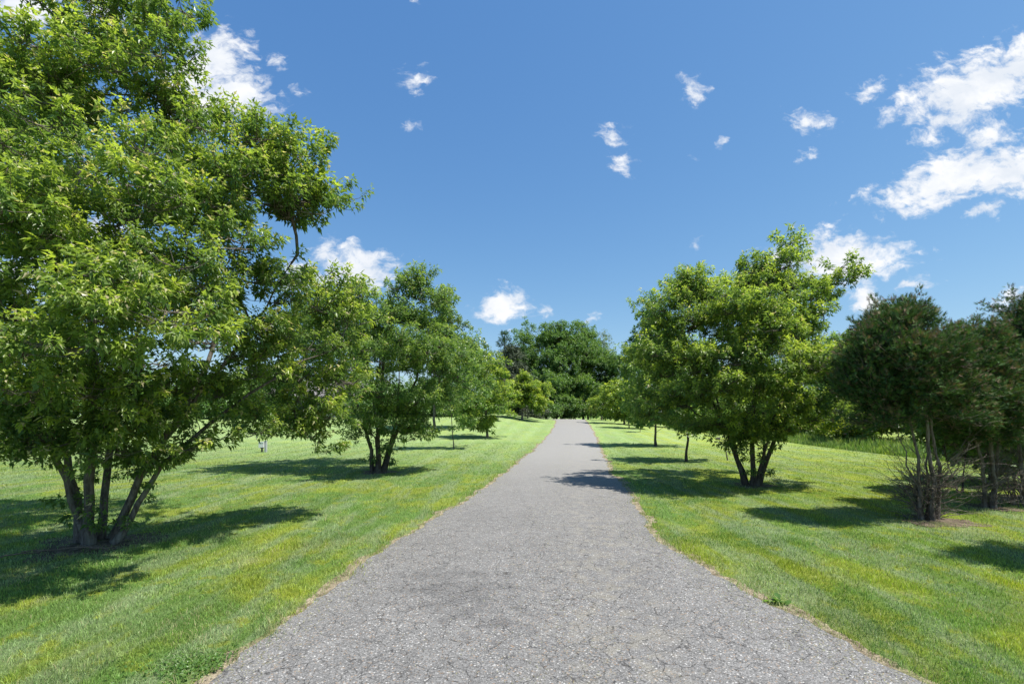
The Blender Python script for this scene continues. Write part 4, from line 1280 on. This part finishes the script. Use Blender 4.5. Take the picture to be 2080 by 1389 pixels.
M_WEED = leaf_mat('weed_leaf', (.07, .16, .035), (.13, .26, .055), (.24, .36, .08), (.2, .2, .1))
for i, (px, py, sc_, nl_, lab) in enumerate([(1592, 1228, .055, 26, 'leafy green weed clump at the right edge of the asphalt'), (395, 1358, .020, 700, 'dark green clover patch at the bottom left beside the asphalt')]):
    R = np.random.default_rng(300 + i)
    x, y = hit(px, py)
    if i != 1:
        x = float(np.interp(y, ys, xr)) + (.3 if i == 2 else .1)
    b0 = np.array([x, y, float(ground_z(x, y))])
    spr = .17 if i == 1 else .05
    pp = b0 + R.normal(size=(nl_, 3)) * [spr, spr * .6, 0]
    if i == 2:
        pp = b0 + (pp - b0) * .1
    pp[:, 2] += R.uniform(.005, .035, nl_)
    ok_ = (road_dist(pp[:, 0], pp[:, 1]) > .02) | (i != 1)
    pp, nl_ = pp[ok_], int(ok_.sum())
    an = R.uniform(0, 6.28, nl_)
    d_ = unit(np.stack([np.cos(an), np.sin(an), R.uniform(.1, .9, nl_)], -1))
    nn = R.normal(size=(nl_, 3)) * .3 + [0, 0, 1]
    att = np.stack([R.uniform(0, 1, nl_), R.uniform(0, .4, nl_), np.zeros(nl_), np.ones(nl_)], -1)
    vv, tt, aa = foliage(pp, d_, nn, sc_ * R.uniform(.7, 1.4, nl_), T_OVAL, att)
    o = mesh_np('weed', vv, tt, None, M_WEED, attr=aa, loc=b0)
    tag(o, lab, 'weed', 'weeds at the asphalt edge' if i in (0, 3) else None)
    if i == 1:
        o['kind'] = 'stuff'
        o.name = 'clover'
        o['category'] = 'clover'

# ------------------------------------------------------------------ built things
M_WHITE = simple_mat('white_paint', (.72, .72, .72), .5, .4, .08, 12)
M_GREYM = simple_mat('grey_metal', (.42, .43, .45), .45, .5, .1, 20)
M_BLACK = simple_mat('black_plastic', (.02, .02, .022), .5, .4, .1, 20)
M_SIDING = simple_mat('beige_siding', (.52, .46, .36), .75, .2, .08, 3)
M_ROOF = simple_mat('grey_shingles', (.20, .185, .18), .9, .15, .25, 5, .4)
M_GLASS = simple_mat('window_glass', (.05, .07, .09), .08, .6, .1, 2)
M_CAR = simple_mat('black_car_paint', (.012, .012, .014), .2, .6, .05, 3)
M_CHROME = simple_mat('chrome', (.6, .6, .6), .2, .5, .05, 3, metal=1.0)
M_RUB = simple_mat('rubber', (.015, .015, .015), .8, .2, .1, 10)

# utility pedestal
x, y = hit(536, 918)
z = float(ground_z(x, y))
ub = empty('utility_pedestal', (x, y, z), 'small white utility box with post standing alone on the left lawn', 'utility box')
loc = (x, y, z)
mb = MB()
mb.box((x + .03, y - .03, z - .05), (x + .12, y + .05, z + .47))
mb.box((x + .022, y - .038, z + .47), (x + .128, y + .058, z + .485))
mb.build('post', M_GREYM, ub, loc, smooth=False)
mb = MB()
mb.box((x - .19, y - .07, z + .2), (x + .02, y + .06, z + .42))
mb.box((x - .2, y - .08, z + .42), (x + .026, y + .07, z + .435))
mb.build('housing', M_WHITE, ub, loc, smooth=False)
mb = MB()
mb.tube([(x - .08, y, z - .03), (x - .08, y, z + .2)], .035, 10)
mb.box((x - .14, y - .05, z + .165), (x - .02, y + .05, z + .198))
mb.build('stand', M_BLACK, ub, loc)

# beige house beyond the left lawn
hx, hy = -21.5, 48.0
hz = float(ground_z(hx, hy)) - .1
hr = empty('house', (hx, hy, hz), 'low beige house with a grey shingle roof glimpsed between the left maples', 'house')
loc = (hx, hy, hz)
x0, x1, y0, y1, wh, rh = hx - 2.5, hx + 8.2, hy, hy + 7, 2.3, 3.9
mb = MB()
mb.poly([(x0, y0, hz), (x1, y0, hz), (x1, y1, hz), (x0, y1, hz), (x0, y0, hz + wh), (x1, y0, hz + wh), (x1, y1, hz + wh), (x0, y1, hz + wh), (x0, (y0 + y1) / 2, hz + rh - .12), (x1, (y0 + y1) / 2, hz + rh - .12)],
        [(0, 1, 5, 4), (1, 2, 6, 5), (2, 3, 7, 6), (3, 0, 4, 7)], [(4, 7, 8), (5, 9, 6)])
mb.build('wall', M_SIDING, hr, loc, smooth=False)
e = .5
mb = MB()
ym = (y0 + y1) / 2
for s_ in (-1, 1):
    ye = ym + s_ * (3.5 + e)
    ze = hz + wh - (rh - wh) * e / 3.5
    mb.poly([(x0 - e, ye, ze), (x1 + e, ye, ze), (x1 + e, ym, hz + rh), (x0 - e, ym, hz + rh), (x0 - e, ye, ze + .14), (x1 + e, ye, ze + .14), (x1 + e, ym, hz + rh + .14), (x0 - e, ym, hz + rh + .14)],
            [(0, 1, 2, 3), (4, 5, 6, 7), (0, 1, 5, 4), (3, 0, 4, 7), (1, 2, 6, 5)])
mb.build('roof', M_ROOF, hr, loc, smooth=False)
for wx in (hx + .3, hx + 3.2, hx + 6.0):
    mb = MB()
    for (a, b) in (((wx - .62, y0 - .06, hz + .88), (wx + .62, y0 - .003, hz + .95)), ((wx - .62, y0 - .06, hz + 1.93), (wx + .62, y0 - .003, hz + 2.0)),
                   ((wx - .62, y0 - .06, hz + .95), (wx - .55, y0 - .003, hz + 1.93)), ((wx + .55, y0 - .06, hz + .95), (wx + .62, y0 - .003, hz + 1.93)), ((wx - .02, y0 - .05, hz + .95), (wx + .02, y0 - .003, hz + 1.93))):
        mb.box(a, b)
    w_ = mb.build('window', M_WHITE, hr, loc, smooth=False)
    mb = MB()
    mb.box((wx - .55, y0 - .03, hz + .95), (wx - .02, y0 - .006, hz + 1.93))
    mb.box((wx + .02, y0 - .03, hz + .95), (wx + .55, y0 - .006, hz + 1.93))
    pn = mb.build('pane', M_GLASS, None, None, smooth=False)
    pn.data.transform(__import__('mathutils').Matrix.Translation((-hx, -hy, -hz)))
    pn.parent = w_

# dark car parked far behind the left stems
cx, cy = -88.0, 86.0
cz = float(ground_z(cx, cy))
cr = empty('parked_car', (cx, cy, cz), 'black parked car half hidden by leaves at the far left', 'car')
loc = (cx, cy, cz)
prof_c = np.array([(-2.3, .35), (-2.32, .75), (-2.1, .95), (-1.35, 1.02), (-.75, 1.42), (.65, 1.45), (1.45, 1.0), (2.15, .86), (2.3, .6), (2.28, .35)])
m = len(prof_c)
mb = MB()
rows = []
for (yy_, s_, tz) in ((-.86, .97, .0), (-.88, 1.0, 0), (-.8, 1.0, 0), (0, 1.0, .02), (.8, 1.0, 0), (.88, 1.0, 0), (.86, .97, 0)):
    rows.append([(cx + p[0] * s_, cy + yy_ * (1 - .22 * max(0, p[1] - 1.0) / .45), cz + p[1] + tz) for p in prof_c])
V_ = np.array(rows).reshape(-1, 3)
q_ = [(a * m + i, a * m + (i + 1) % m, (a + 1) * m + (i + 1) % m, (a + 1) * m + i) for a in range(6) for i in range(m)]
t_ = [(0, i, i + 1) for i in range(1, m - 1)] + [(6 * m, 6 * m + i + 1, 6 * m + i) for i in range(1, m - 1)]
mb.poly(V_, q_, t_)
mb.build('body', M_CAR, cr, loc, smooth=False)
mb = MB()
mb.poly([(cx - 1.1, cy - .90, cz + 1.03), (cx + 1.15, cy - .90, cz + 1.03), (cx + .6, cy - .80, cz + 1.38), (cx - .7, cy - .80, cz + 1.38)], [(0, 1, 2, 3)])
mb.build('window', M_GLASS, cr, loc, smooth=False)
mb = MB()
mb.box((cx - 2.2, cy - .93, cz + .62), (cx + 2.1, cy - .895, cz + .68))
mb.build('trim', M_CHROME, cr, loc, smooth=False)
for wx in (-1.45, 1.4):
    for wy in (-.84, .84):
        th = np.linspace(0, 2 * math.pi, 25)
        mb = MB()
        mb.tube([(cx + wx, cy + wy - .1, cz + .32), (cx + wx, cy + wy + .1, cz + .32)], .32, 20)
        wl = mb.build('wheel', M_RUB, cr, loc)

# a distant overhead cable above the cedars
mb = MB()
q = [(x_, 85.0, 15.6 + .06 * (x_ - 78) + .0012 * (x_ - 78) ** 2) for x_ in np.linspace(30, 200, 60)]
mb.tube(q, .02, 5)
tag(mb.build('power_line', M_BLACK, loc=(78, 85, 15.6)), 'thin dark overhead cable crossing the sky above the cedars', 'cable')

# small dark stone on the right lawn
x, y = hit(1458, 892)
z = float(ground_z(x, y))
R = np.random.default_rng(5)
th, ph = np.meshgrid(np.linspace(0, 2 * math.pi, 12, endpoint=False), np.linspace(0, math.pi, 7))
rr = .14 * (1 + .18 * R.normal(size=th.shape))
rr[0] = rr[0, 0]
rr[-1] = rr[-1, 0]
vv = np.stack([x + rr * np.sin(ph) * np.cos(th) * 1.3, y + rr * np.sin(ph) * np.sin(th), z + .03 + rr * np.cos(ph) * .6], -1).reshape(-1, 3)
q_ = [(a * 12 + i, a * 12 + (i + 1) % 12, (a + 1) * 12 + (i + 1) % 12, (a + 1) * 12 + i) for a in range(6) for i in range(12)]
tag(mesh_np('stone', vv, None, np.array(q_), simple_mat('dark_stone', (.06, .055, .05), .9, .2, .3, 12), loc=(x, y, z)), 'small dark stone lying alone on the right lawn near the wood', 'stone')
